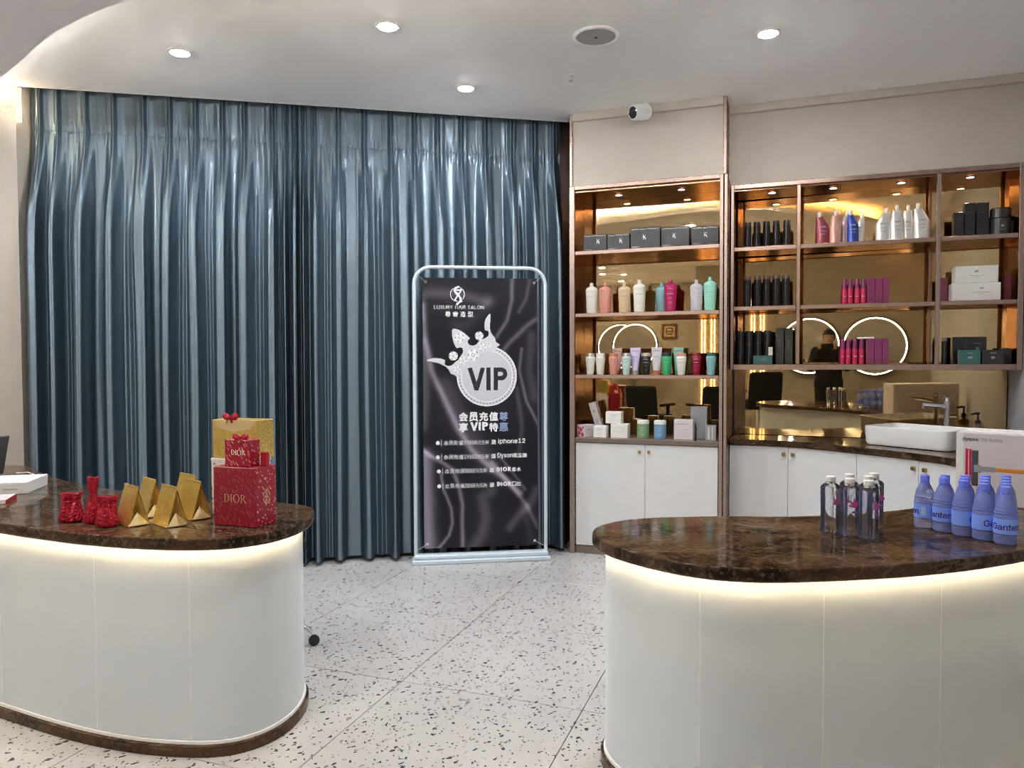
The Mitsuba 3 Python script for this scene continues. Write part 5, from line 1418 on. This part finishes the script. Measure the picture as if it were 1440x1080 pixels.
def tent(L=.125, W=.078, H=.136):
    """ridge bag: two leaning panels, side gussets folded in, a bright flap at the foot of each end"""
    th = .0016

    def sheet(q, t=th):
        q = np.array(q, float)
        nn_ = np.cross(q[1] - q[0], q[2] - q[0])
        nn_ /= np.linalg.norm(nn_)
        n = len(q)
        v = np.vstack([q - nn_ * t / 2, q + nn_ * t / 2])
        f = [[n, n + i, n + i + 1] for i in range(1, n - 1)] + [[0, i + 1, i] for i in range(1, n - 1)]
        for i in range(n):
            j = (i + 1) % n
            f += [[i, j, n + j], [i, n + j, n + i]]
        return trimesh.Trimesh(v, f, process=False)
    x, y = L / 2, W / 2
    front = sheet([(-x, -y, .001), (x, -y, .001), (x, -.001, H), (-x, -.001, H)])
    backp = sheet([(x, y, .001), (-x, y, .001), (-x, .001, H), (x, .001, H)])
    lip = cbox(-x, x, -.002, .002, H - .004, H + .010, .0008)
    gus, flap = [], []
    for s_ in (-1, 1):
        inn = (s_ * (x - .026), 0, H * .34)
        tp_ = (s_ * (x - .004), 0, H * .93)
        gus += [sheet([(s_ * x, -y * .98, .002), inn, tp_], .001), sheet([(s_ * x, y * .98, .002), inn, tp_], .001)]
        flap.append(sheet([(s_ * x, -y * .97, .003), (s_ * (x + .012), 0, .005), (s_ * x, y * .97, .003), (s_ * (x - .012), 0, H * .30)], .001) if False else
                    cat(sheet([(s_ * x, -y * .97, .003), (s_ * (x + .010), 0, .004), (s_ * (x - .016), 0, H * .36)], .001), sheet([(s_ * (x + .010), 0, .004), (s_ * x, y * .97, .003), (s_ * (x - .016), 0, H * .36)], .001)))
    foot = cbox(-x + .002, x - .002, -y + .002, y - .002, 0, .002, .0005)
    return {'': shape(cat(front, backp, foot), 'gold_foil'), 'folded_top': shape(lip, 'gold_foil'), 'gusset': shape(gus[2], 'gold_foil'), 'gusset_001': shape(gus[3], 'gold_foil'), 'gusset_002': shape(gus[0], 'gold_foil'), 'gusset_003': shape(gus[1], 'gold_foil'),
            'foot_flap': shape(flap[1], 'gold_flat'), 'foot_flap_001': shape(flap[0], 'gold_flat')}


TN = tent()
for c, rz, lb in (((-1.377, 2.735), -42, 'gold tent shaped gift bag, front left one of five, beside the red pouches'), ((-1.389, 2.896), -43, 'gold tent shaped gift bag standing behind the front left one'), ((-1.228, 2.722), -41, 'gold tent shaped gift bag in the middle of the front row, with a wide panel'),
                  ((-1.192, 2.846), -40, 'gold tent shaped gift bag nearest the large red gift box'), ((-1.283, 3.010), -39, 'gold tent shaped gift bag at the very back of the five')):
    o = np.array(c) - np.array([math.cos(math.radians(rz)), math.sin(math.radians(rz))]) * .0625
    place('gold_gift_bag', TN, P(o[0], o[1], TZ, rz), lb, 'gift bag')

RB = -19.0
rd_, re_ = np.array([math.cos(math.radians(RB)), math.sin(math.radians(RB))]), np.array([-math.sin(math.radians(RB)), math.cos(math.radians(RB))])


def onbox(c, x, y):
    q = np.array(c) + rd_ * x + re_ * y
    return float(q[0]), float(q[1])


rc = (-1.107, 2.752)
RX = P(*onbox(rc, .095, .0575), TZ, RB)
gb = thing('gift_box', 'large square red gift box with floral foil print and gold lettering', 'gift box')
scene[gb] = {**shape(cbox(-.095, .095, -.0575, .0575, 0, .217, .002), 'red_gift_soft'), 'to_world': RX}
add('side_face', cbox(.0947, .0953, -.056, .056, .002, .209, .0002), 'red_gift', gb, False, RX)
add('lid_seam', cat(cbox(-.0952, .0952, -.0577, .0577, .2105, .2112, .0002)), 'plum', gb, False, RX)
sh_, w_ = serif('DIOR', .030)
add('lettering', moved(upright(flat(sh_, .0006)), (-.048, -.0576, .088)), 'gold_letter', gb, False, RX)
cdm = unary_union([affinity.scale(Point(0, 0).buffer(1, 24), .021, .026).difference(affinity.scale(Point(0, 0).buffer(1, 24), .0165, .0225)).difference(sbox(-.03, -.004, .03, .004)), sbox(-.0035, -.030, .0, .030), sbox(.003, -.018, .0055, .018), sbox(-.016, -.002, .016, .001)])
add('emblem', moved(moved(upright(flat(cdm, .0006)), rz=90), (.0954, .0, .105)), 'gold_letter', gb, False, RX)

wc = onbox(rc, -.140, .150)
WX = P(*onbox(wc, .11, .055), TZ, RB)
wb = thing('gift_box', 'white box with red flecks standing behind the large red gift box', 'gift box')
scene[wb] = {**shape(cbox(-.11, .09, -.055, .055, 0, .222, .002), 'dotted_card'), 'to_world': WX}
add('lid', cbox(-.111, .091, -.056, .056, .212, .2235, .001), 'white_card', wb, False, WX)
gx = thing('gift_box', 'gold foil gift box with red bow on top of the white box', 'gift box')
GX = P(*onbox(wc, .112, .055), TZ + .2245, RB)
scene[gx] = {**shape(cbox(-.107, .107, -.050, .050, 0, .152, .002), 'gold_foil'), 'to_world': GX}
add('side_face', cbox(-.1076, -.1071, -.048, .048, .002, .150, .0002), 'gold_flat', gx, False, GX)
add('flap', moved(upright(flat(Polygon([(-.105, .151), (.105, .151), (.075, .118), (0, .104), (-.075, .118)]), .0014)), (0, -.0502, 0)), 'gold_flat', gx, False, GX)
lo, kn_ = bow(0.86)
b_ = add('bow', moved(lo, (-.022, -.047, .158)), 'red_ribbon', gx, 40, GX)
add('knot', moved(kn_, (-.022, -.049, .158)), 'red_ribbon', b_, 40, GX)
sg = thing('gift_box', 'small red patterned gift box with white lettering and red bow, on the large red box', 'gift box')
SGX = P(*onbox(rc, .092, .050), TZ + .2178, RB)
scene[sg] = {**shape(cbox(-.056, .056, -.030, .030, 0, .098, .002), 'red_gift'), 'to_world': SGX}
sh_, w_ = serif('DIOR', .0195)
add('lettering', moved(upright(flat(sh_, .0006)), (-.027, -.0301, .042)), 'gold_pale_letter', sg, False, SGX)
lo, kn_ = bow(0.72)
b_ = add('bow', moved(lo, (.010, -.022, .104), rz=15), 'red_ribbon', sg, 40, SGX)
add('knot', moved(kn_, (.010, -.022, .104)), 'red_ribbon', b_, 40, SGX)
place('packet', carton(.040, .02, .030, 'white_card', [(0, .014, .012, .003)]), P(*onbox(rc, .136, .085), TZ + .2178, RB), 'small white packet lying behind the small red gift box', 'packet')
place('packet', carton(.026, .02, .050, 'red_ribbon'), P(*onbox(rc, .176, .070), TZ + .2178, RB), 'narrow dark red packet at the back right corner of the large red box', 'packet')

# ------------------------------------------------------------------ left end of the desk
place('paper_box', {**carton(.34, .26, .052, 'white_card', [(.10, .02, .03, .006)]), 'lid': shape(cbox(-.171, .171, -.131, .131, .040, .0535, .001), 'white_card')}, P(-2.425, 3.50, TZ, 14), 'flat white box at the left edge of the desk', 'box')
place('booklet', {'': shape(cbox(-.12, .12, -.08, .08, 0, .016, .002), 'white_card'), 'cover': shape(cbox(-.121, .121, -.081, .081, .0162, .018, .0005), 'lilac_card'), 'spine': shape(cbox(.1195, .122, -.081, .081, 0, .018, .0005), 'red_ribbon')}, P(-2.30, 3.20, TZ, 20), 'white booklet with a red edge at the very left of the desk', 'booklet')
lp = thing('laptop', 'dark grey laptop screen just entering at the left edge of the photo', 'laptop')
LX = P(-2.868, 3.85, TZ, 62)
add('keyboard_base', cbox(-.16, .16, -.11, .11, 0, .016, .003), 'mid_grey', lp, False, LX)
add('screen', moved(cbox(-.16, .16, -.004, .004, 0, .215, .003), (0, -.108, .016), rx=18), 'dark_grey', lp, False, LX)
cbk = [(-2.68, 4.02, TZ + .006), (-2.64, 4.00, TZ + .008), (-2.58, 3.96, TZ + .018), (-2.52, 3.92, TZ + .012), (-2.47, 3.86, TZ + .004), (-2.45, 3.80, TZ + .004)]
tag(add('cable', tube(np.column_stack([np.interp(np.linspace(0, 5, 40), range(6), [c[k] for c in cbk]) for k in range(3)]), .0035, 8), 'white_paint', None, True), 'thin white cable lying at the back of the left desk', 'cable')

# ------------------------------------------------------------------ stool behind the left desk
st = thing('rolling_stool', 'stool on castors with chrome legs behind the left desk, one wheel showing', 'stool')
SX_ = P(-1.185, 3.615, 0, 0)
hub = lathe([(0, .10), (.030, .10), (.032, .11), (.032, .15), (.018, .165), (.016, .44), (0, .44)], 20)
add('column', hub, 'chrome', st, 40, SX_)
add('seat', lathe([(0, .44), (.15, .44), (.17, .452), (.175, .475), (.168, .50), (.14, .512), (0, .515)], 32), 'black_cloth', st, 40, SX_)
for k in range(5):
    t = math.radians(-8 + 72 * k)
    c, s_ = math.cos(t), math.sin(t)
    lg = add('leg', tube([(.028 * c, .028 * s_, .125), (.12 * c, .12 * s_, .112), (.205 * c, .205 * s_, .072)], [.014, .012, .010], 12), 'chrome', st, 40, SX_)
    cs = cat(moved(lathe([(0, -.010), (.020, -.010), (.026, -.006), (.026, .006), (.020, .010), (0, .010)], 22), rx=90))
    add('wheel', moved(moved(cs, rz=math.degrees(t) + 35), (.222 * c, .222 * s_, .0265)), 'black_gloss', lg, 40, SX_)
    add('fork', tube([(.205 * c, .205 * s_, .078), (.207 * c, .207 * s_, .060), (.214 * c, .214 * s_, .054)], .007, 8), 'chrome', lg, 40, SX_)

# ================================================================== RIGHT DESK: WATER BOTTLES AND BOX
def wrap(m, r, ang0=0.0, ysc=1.0):
    """lettering standing in xz (facing -y) bent around a cylinder"""
    v = m.vertices
    a = v[:, 0] / r + ang0 - np.pi / 2
    rr = r - v[:, 1]
    m = m.copy()
    m.vertices = np.stack([rr * np.cos(a), rr * np.sin(a), v[:, 2]], 1)
    return m


def blue_bottle(rot):
    R = .0335
    pr_ = [(0, .002), (.020, .001), (.028, 0), (.0325, .006)]
    for z in np.linspace(.010, .034, 8):
        pr_.append((R - .0026 * (1 + math.sin(z * 900)) / 2, z))
    pr_ += [(R * .985, .0365), (R * .985, .086), (R, .089)]
    for z in np.linspace(.092, .122, 8):
        pr_.append((R - .0024 * (1 + math.sin(z * 800)) / 2 - max(0, z - .104) * .22, z))
    pr_ += [(.0270, .131), (.0215, .142), (.0165, .152), (.0132, .158), (.0130, .163), (0, .163)]
    body = lathe(pr_, 28)
    capm = lathe([(.0128, .1625), (.0152, .1635), (.0152, .1650), (.0148, .166), (.0150, .181), (.0135, .1835), (0, .184)], 24)
    ringm = lathe([(.0135, .1555), (.0150, .1565), (.0150, .1605), (.0138, .161)], 24)
    a = np.linspace(0, 2 * np.pi, 37)
    lab = lathe([(R + .0001, .0365), (R + .0004, .037), (R + .0004, .083), (R + .0001, .0835)], 36)
    sw = textplate('Ganten', .0190, .0005, True)
    sw = centred(sw)
    n2 = moved(wrap(moved(sw, (0, 0, .050)), R + .0005), rz=rot)
    pl_ = [moved(band(lambda z: R + .0005, .045, .076, -12, 12), rz=rot + 100)]
    o = {'': shape(body, 'blue_water', 35), 'cap': shape(capm, 'blue_cap', 35), 'neck_ring': shape(ringm, 'blue_cap', 35), 'label': shape(lab, 'blue_label', 35), 'label__lettering': shape(n2, 'indigo_print'), 'label__panel': shape(cat(*pl_), 'pale_blue_label')}
    return o


BBV = [blue_bottle(r) for r in (-134, -57, 40, 75, -30)]
b0, av, cv = np.array([1.485, 2.675]), np.array([.031, -.063]), np.array([.0698, -.0047])
av *= .0705 / np.linalg.norm(av)
order = {0: (0, 'leftmost of the front row'), 1: (1, 'second of the front row from the left'), 2: (3, 'middle of the front row'), 3: (2, 'fourth of the front row from the left'), 4: (4, 'nearest bottle at the right end of the front row')}
POS = ('leftmost', 'second', 'middle', 'fourth', 'nearest')
names_ = {0: 'front', 1: 'second', 2: 'third', 3: 'fourth', 4: 'fifth'}
for i in range(5):
    for j in range(0, 5 - i if i < 4 else 1):
        p_ = b0 + av * i + cv * j
        bv = order[i][0] if j == 0 else (i * 2 + j) % 5
        lb = f'blue capped water bottle, {order[i][1]}' if j == 0 else f'blue capped water bottle, {names_[j]} in the line going back from the {POS[i]} front one'
        place('water_bottle', BBV[bv], P(p_[0] * RS, p_[1] * RS, DZR + .0006), lb, 'bottle', 'blue capped water bottles on the right desk')


def square_bottle(rot):
    R = .0262
    pr_ = [(0, .003), (R * .8, .001), (R * .94, 0), (R, .006), (R * .99, .03), (R * .965, .07), (R * .985, .10), (R, .150), (R * .98, .156), (R * .80, .163), (R * .55, .167), (R * .50, .170), (R * .50, .176), (0, .176)]
    body = lathe(pr_, 40, 1, 5.0)
    cp = lathe([(R * .56, .1735), (R * .62, .1745), (R * .62, .189), (R * .56, .191), (0, .191)], 26)
    tg = cat(lathe([(R * .52, .1665), (R * .60, .1675), (R * .60, .1715), (R * .52, .1722)], 24))
    pet = [affinity.rotate(affinity.scale(Point(0, .012).buffer(1, 10), .0042, .0165), k, origin=(0, 0)) for k in range(-80, 100, 40)]
    f1 = moved(upright(flat(unary_union(pet).intersection(sbox(-.021, -.05, .021, .05)), .0004)), (0, -R - .0003, .100))
    f2 = moved(upright(flat(unary_union([sbox(-.002, -.03, .002, .004)] + [affinity.scale(Point(0, -.014).buffer(1, 12), .014, .004)]), .0004)), (.004, -R - .0003, .095))
    arc = LineString([(-.016, .10), (-.019, .12), (-.015, .14), (-.006, .150)]).buffer(.0016)
    f3 = moved(upright(flat(arc, .0004)), (0.004, -R - .0003, 0))
    return {'': shape(moved(body, rz=rot), 'clear_water', 35), 'cap': shape(cp, 'whitecap', 35), 'neck_ring': shape(tg, 'whitecap', 35), 'flower_print': shape(moved(f1, rz=rot), 'label_pink'), 'stem_print': shape(moved(f2, rz=rot), 'label_violet'), 'arc_print': shape(moved(f3, rz=rot), 'lavender')}


SQ = [square_bottle(r) for r in (28, 10, 35)]
for (x, y), v, lb in (((1.115, 2.603), 0, 'square clear drink bottle with white cap and pink print, leftmost of six'), ((1.161, 2.557), 1, 'square clear drink bottle, front middle of six'), ((1.205, 2.513), 2, 'square clear drink bottle, nearest of six'),
                      ((1.203, 2.652), 1, 'square clear drink bottle right behind the front middle one'), ((1.250, 2.607), 2, 'square clear drink bottle right behind the nearest one'), ((1.300, 2.672), 0, 'square clear drink bottle, rightmost and farthest of six')):
    place('drink_bottle', SQ[v], P(x * RS, y * RS, DZR + .0006), lb, 'bottle')

DY = thing('vacuum_box', 'long white vacuum cleaner box with printed name and picture, behind the blue bottles', 'box')
ang = math.degrees(math.atan2(-.697, .717))
DX = P(1.885 * RS, 3.158 * RS, DZR + .0006, ang)
BL, BD, BH = .60, .20, .289
scene[DY] = {**shape(cbox(0, BL, 0, BD, 0, BH, .003), 'lilac_card'), 'to_world': DX}
add('white_margin', cbox(-.0006, .026, -.0008, -.0001, .004, BH - .004, .0002), 'white_card', DY, False, DX)
add('top_flap', cat(cbox(.01, BL - .01, .004, BD * .5, BH, BH + .0025, .001), cbox(.01, BL - .01, BD * .52, BD - .004, BH, BH + .004, .001)), 'white_card', DY, False, DX)
t_ = textplate('dyson', .0145, .0006, True)
add('lettering', moved(centred(t_), (.049, -.0004, BH - .034)), 'print_black', DY, False, DX)
t_ = textplate('V8 fluffy', .0140, .0006)
add('lettering', moved(centred(t_), (.125, -.0004, BH - .034)), 'mid_grey', DY, False, DX)
pic = []
add('printed_roller', cbox(.031, .055, -.0012, -.0002, .085, .222, .0004), 'roller_red', DY, False, DX)
add('printed_stripe', cat(cbox(.043, .047, -.0018, -.0011, .085, .222, .0002), cbox(.031, .034, -.0018, -.0011, .085, .222, .0002)), 'pinktube', DY, False, DX)
add('printed_head', cat(cbox(.056, .079, -.0012, -.0002, .072, .217, .0004), cbox(.066, .072, -.0018, -.0011, .08, .21, .0002)), 'dark_grey', DY, False, DX)
add('printed_joint', cat(cbox(.064, .090, -.0022, -.0011, .128, .158, .0004), cbox(.088, .140, -.0016, -.0004, .134, .154, .0004), cbox(.100, .118, -.0022, -.0011, .137, .151, .0002)), 'mid_grey', DY, False, DX)
add('printed_wand', cbox(.139, .52, -.0014, -.0004, .136, .154, .0004), 'wand_orange', DY, False, DX)
add('printed_shine', cbox(.139, .52, -.0020, -.0012, .148, .153, .0002), 'wand_gold', DY, False, DX)

# ================================================================== THE REAR OF THE SALON (in the mirrors)
def ring_mirror(u, v, z, r_, label, pole=False):
    k = thing('round_mirror', label, 'mirror')
    a = np.linspace(0, 2 * np.pi, 61)[:-1]
    XFm = S(u, v, z, tilt=([1, 0, 0], 9))
    add('disc', moved(lathe([(0, 0), (r_ * .93, 0), (r_ * .93, .012), (0, .012)], 60), rx=90), 'clear_mirror', k, False, XFm)
    add('rim', tube([(r_ * .985 * math.cos(t), 0.004, r_ * .985 * math.sin(t)) for t in a], .018, 8, closed=True), 'black_card', k, True, XFm)
    q = [np.array([[rr * math.cos(t), .020, rr * math.sin(t)] for t in a]) for rr in (r_ * .925, r_ * .975)]
    m = rings(q, False, False)
    if m.face_normals[:, 1].mean() < 0:
        m.invert()
    d = lamp(m, RING)
    d['to_world'] = XFm
    scene[k + '__light_ring'] = d
    if pole:
        add('stand', cat(cbox(-.03, .03, -.05, -.02, -z, 0, .004), cbox(-.22, .22, -.18, .12, -z, -z + .03, .006)), 'black_card', k, False, XFm)


ring_mirror(1.067, -6.77, 1.36, .47, 'large round mirror with light ring, reflected behind the photographer')
ring_mirror(2.03, -6.77, 1.35, .47, 'large round mirror with light ring, reflected behind the violet cartons')
ring_mirror(-1.74, -9.40, 1.66, .47, 'round mirror with light ring on the far wall, reflected above the small bottles')
ring_mirror(-1.34, -8.90, 1.66, .45, 'round standing mirror with light ring, reflected right of the far one', True)
for u in (.150, .200, .302, .353):
    k = thing('wall_light_tape', 'thin warm upright light tape reflected at the right end of the left cabinet mirror', 'light strip', 'upright light tapes on the rear wall')
    dd = lamp(cbox(u - .0035, u + .0035, -6.846, -6.836, .30, 2.15, .002), WALLTAPE)
    dd['to_world'] = S()
    scene[k] = dd
pf = thing('picture_frame', 'small brown square picture frame reflected in the left cabinet mirror', 'picture frame')
add('frame', cat(*[cbox(-.755 + a0, -.755 + a1, -9.495, -9.465, 1.96 + b0, 1.96 + b1, .004) for a0, a1, b0, b1 in ((-.15, .15, .11, .15), (-.15, .15, -.15, -.11), (-.15, -.11, -.11, .11), (.11, .15, -.11, .11))]), 'frame_brown', pf, False, S())
add('panel', cbox(-.865, -.645, -9.495, -9.485, 1.85, 2.07, .002), 'beige', pf, False, S())
add('motif', cat(*[cbox(-.755 + a0, -.755 + a1, -9.485, -9.480, 1.96 + b0, 1.96 + b1, .001) for a0, a1, b0, b1 in ((-.08, .08, .05, .07), (-.08, .08, -.01, .01), (-.06, .06, -.07, -.05), (-.07, -.05, -.05, .05), (.05, .07, -.05, .05))]), 'frame_brown', pf, False, S())
cr = thing('low_cabinet', 'dark red lacquered low cabinet reflected at the foot of the left cabinet mirror', 'cabinet')
add('body', cbox(-1.66, -1.12, -7.2, -6.75, .02, .92, .004), 'dark_red_lacquer', cr, False, S())
add('top', cbox(-1.68, -1.10, -7.21, -6.73, .9205, .945, .003), 'dark_red_lacquer', cr, False, S())
add('door', cbox(-1.65, -1.395, -6.749, -6.735, .06, .90, .003), 'dark_red_lacquer', cr, False, S())
add('door', cbox(-1.385, -1.13, -6.749, -6.735, .06, .90, .003), 'dark_red_lacquer', cr, False, S())


def salon_chair(u, v, rot, label):
    k = thing('salon_chair', label, 'chair')
    XFm = S(u, v, 0, rot)
    add('base', lathe([(0, 0), (.27, 0), (.28, .008), (.27, .018), (.06, .03), (.05, .05), (0, .05)], 30), 'chrome', k, 40, XFm)
    add('column', lathe([(.035, .045), (.035, .38), (0, .38)], 18), 'chrome', k, 40, XFm)
    add('seat', cbox(-.27, .27, -.25, .25, .38, .52, .03), 'black_cloth', k, False, XFm)
    add('backrest', moved(cbox(-.26, .26, -.05, .05, 0, .48, .03), (0, -.27, .50), rx=8), 'black_cloth', k, False, XFm)
    for sx in (-1, 1):
        add('armrest', cat(cbox(sx * .29 - .03, sx * .29 + .03, -.22, .20, .66, .70, .01), cbox(sx * .29 - .02, sx * .29 + .02, -.02, .03, .42, .665, .006)), 'black_cloth', k, False, XFm)


salon_chair(-.55, -6.1, 200, 'black salon chair reflected low in the left cabinet mirror')
salon_chair(.35, -6.15, 150, 'black salon chair reflected at the right of the left cabinet mirror')


# ================================================================== THE PHOTOGRAPHER (seen in the right mirror)
def chain(bones):
    """hulls of spheres at both joints of each bone: [((x,y,z), r, (x,y,z), r)]"""
    out = []
    for a, ra, b, rb in bones:
        out.append(m3.Manifold.batch_hull([m3.Manifold.sphere(ra, 20).translate(tuple(map(float, a))), m3.Manifold.sphere(rb, 20).translate(tuple(map(float, b)))]))
    m = m3.Manifold.batch_boolean(out, m3.OpType.Add)
    return m


def soft(m, length=.02, it=8):
    m = m.refine_to_length(length).to_mesh()
    t = trimesh.Trimesh(m.vert_properties[:, :3], m.tri_verts, process=True)
    trimesh.smoothing.filter_taubin(t, iterations=it)
    return t


ph = thing('person', 'photographer in a dark jacket holding up a phone, reflected in the right mirror', 'person')
HZ = 1.485
hip, kne, ank = .86, .46, .075
legs, arms, trunk = [], [], []
for s_ in (-1, 1):
    legs += [((s_ * .095, 0, hip), .092, (s_ * .105, .015, kne), .058), ((s_ * .105, .015, kne), .060, (s_ * .11, -.02, .30), .054), ((s_ * .11, -.02, .30), .054, (s_ * .115, -.01, ank), .037), ((s_ * .115, -.02, .045), .036, (s_ * .135, .14, .030), .030)]
    arms += [((s_ * .175, 0, 1.30), .056, (s_ * .245, .07, 1.06), .044), ((s_ * .245, .07, 1.06), .042, (s_ * .115, .30, 1.33), .028), ((s_ * .115, .30, 1.33), .028, (s_ * .100, .335, 1.365), .024)]
trunk += [((0, 0, .92), .125, (0, 0, 1.12), .115)] + [((s_ * .06, 0, .90), .105, (s_ * .075, 0, 1.12), .095) for s_ in (-1, 1)] + [((s_ * .075, 0, 1.12), .098, (s_ * .105, -.005, 1.275), .078) for s_ in (-1, 1)] + [((-.13, -.005, 1.30), .055, (.13, -.005, 1.30), .055), ((0, -.01, 1.30), .060, (0, .012, 1.42), .050)]
head = [((0, .010, HZ + .035), .082, (0, -.022, HZ + .045), .084), ((0, .030, HZ - .035), .060, (0, .008, HZ + .03), .078), ((0, .055, HZ - .085), .030, (0, .035, HZ - .02), .058), ((0, .086, HZ + .005), .010, (0, .104, HZ - .022), .012)] + [((s_ * .078, -.01, HZ + .012), .012, (s_ * .076, -.008, HZ - .018), .010) for s_ in (-1, 1)]
fing = []
for s_ in (-1, 1):
    for i, (l_, dz) in enumerate(((.060, .030), (.068, .011), (.064, -.008), (.050, -.026))):
        b_ = (s_ * .105, .345, 1.385 + dz)
        m_ = (s_ * .118, .345 + .030, 1.385 + dz + .004)
        e_ = (s_ * .088, .345 + .043, 1.385 + dz + .004)
        fing += [(b_, .0088, m_, .0082), (m_, .0082, e_, .0070)]
    fing += [((s_ * .100, .335, 1.365), .019, (s_ * .106, .345, 1.41), .013), ((s_ * .092, .335, 1.355), .012, (s_ * .075, .350, 1.375), .010), ((s_ * .075, .350, 1.375), .010, (s_ * .056, .362, 1.392), .0085)]
PX = P(float(-EV[0] * .435), float(-EV[1] * .435), 0.001, -20)
scene[ph] = {**shape(soft(chain(legs + arms + trunk + head + fing), .014, 6), 'skin', True), 'to_world': PX}
grow = lambda bs, d: [(a, ra + d, b, rb + d) for a, ra, b, rb in bs]
add('jacket', soft(chain(grow(trunk[:-1], .016) + grow([x for i, x in enumerate(arms) if i % 3 < 2], .014)), .018, 8), 'jacket', ph, True, PX)
add('trousers', soft(chain(grow([x for i, x in enumerate(legs) if i % 4 < 3], .012) + [((0, 0, .86), .135, (0, 0, .96), .135)]), .02, 8), 'trousers', ph, True, PX)
add('shoes', soft(chain([((s_ * .115, -.035, .047), .042, (s_ * .138, .155, .040), .036) for s_ in (-1, 1)]), .012, 6), 'black_gloss', ph, True, PX)
hairm = m3.Manifold.batch_boolean([chain([((0, .012, HZ + .045), .089, (0, -.03, HZ + .050), .092), ((0, -.045, HZ - .02), .070, (0, -.04, HZ + .03), .085), ((0, .05, HZ + .085), .036, (0, .0, HZ + .10), .045)]), m3.Manifold.cube((.3, .3, .16), True).translate((0, .195, HZ - .02))], m3.OpType.Subtract)
add('hair', soft(hairm, .012, 4), 'hair', ph, True, PX)
for s_ in (-1, 1):
    add('eye', moved(trimesh.creation.icosphere(2, .011), (s_ * .031, .077, HZ + .012)), 'white_card', ph, True, PX)
    add('pupil', moved(trimesh.creation.icosphere(2, .005), (s_ * .031, .0865, HZ + .011)), 'black_gloss', ph, True, PX)
    add('eyebrow', tube([(s_ * .018, .084, HZ + .030), (s_ * .032, .083, HZ + .034), (s_ * .046, .074, HZ + .029)], .0035, 6), 'hair', ph, True, PX)
add('mouth', tube([(-.022, .080, HZ - .056), (0, .087, HZ - .055), (.022, .080, HZ - .056)], .0045, 8), 'salmon', ph, True, PX)
fn = thing('phone', 'black phone held up in front of the photographer, reflected in the right mirror', 'phone')
PHX = P(float(-EV[0] * .042), float(-EV[1] * .042), 1.380, -20)
add('body', cbox(-.080, .080, -.004, .004, -.038, .038, .003), 'black_gloss', fn, False, PHX)
add('lens', moved(lathe([(0, 0), (.009, 0), (.008, .002), (0, .0025)], 18), (0.0, .0035, .0), rx=-90), 'dark_grey', fn, 30, PHX)
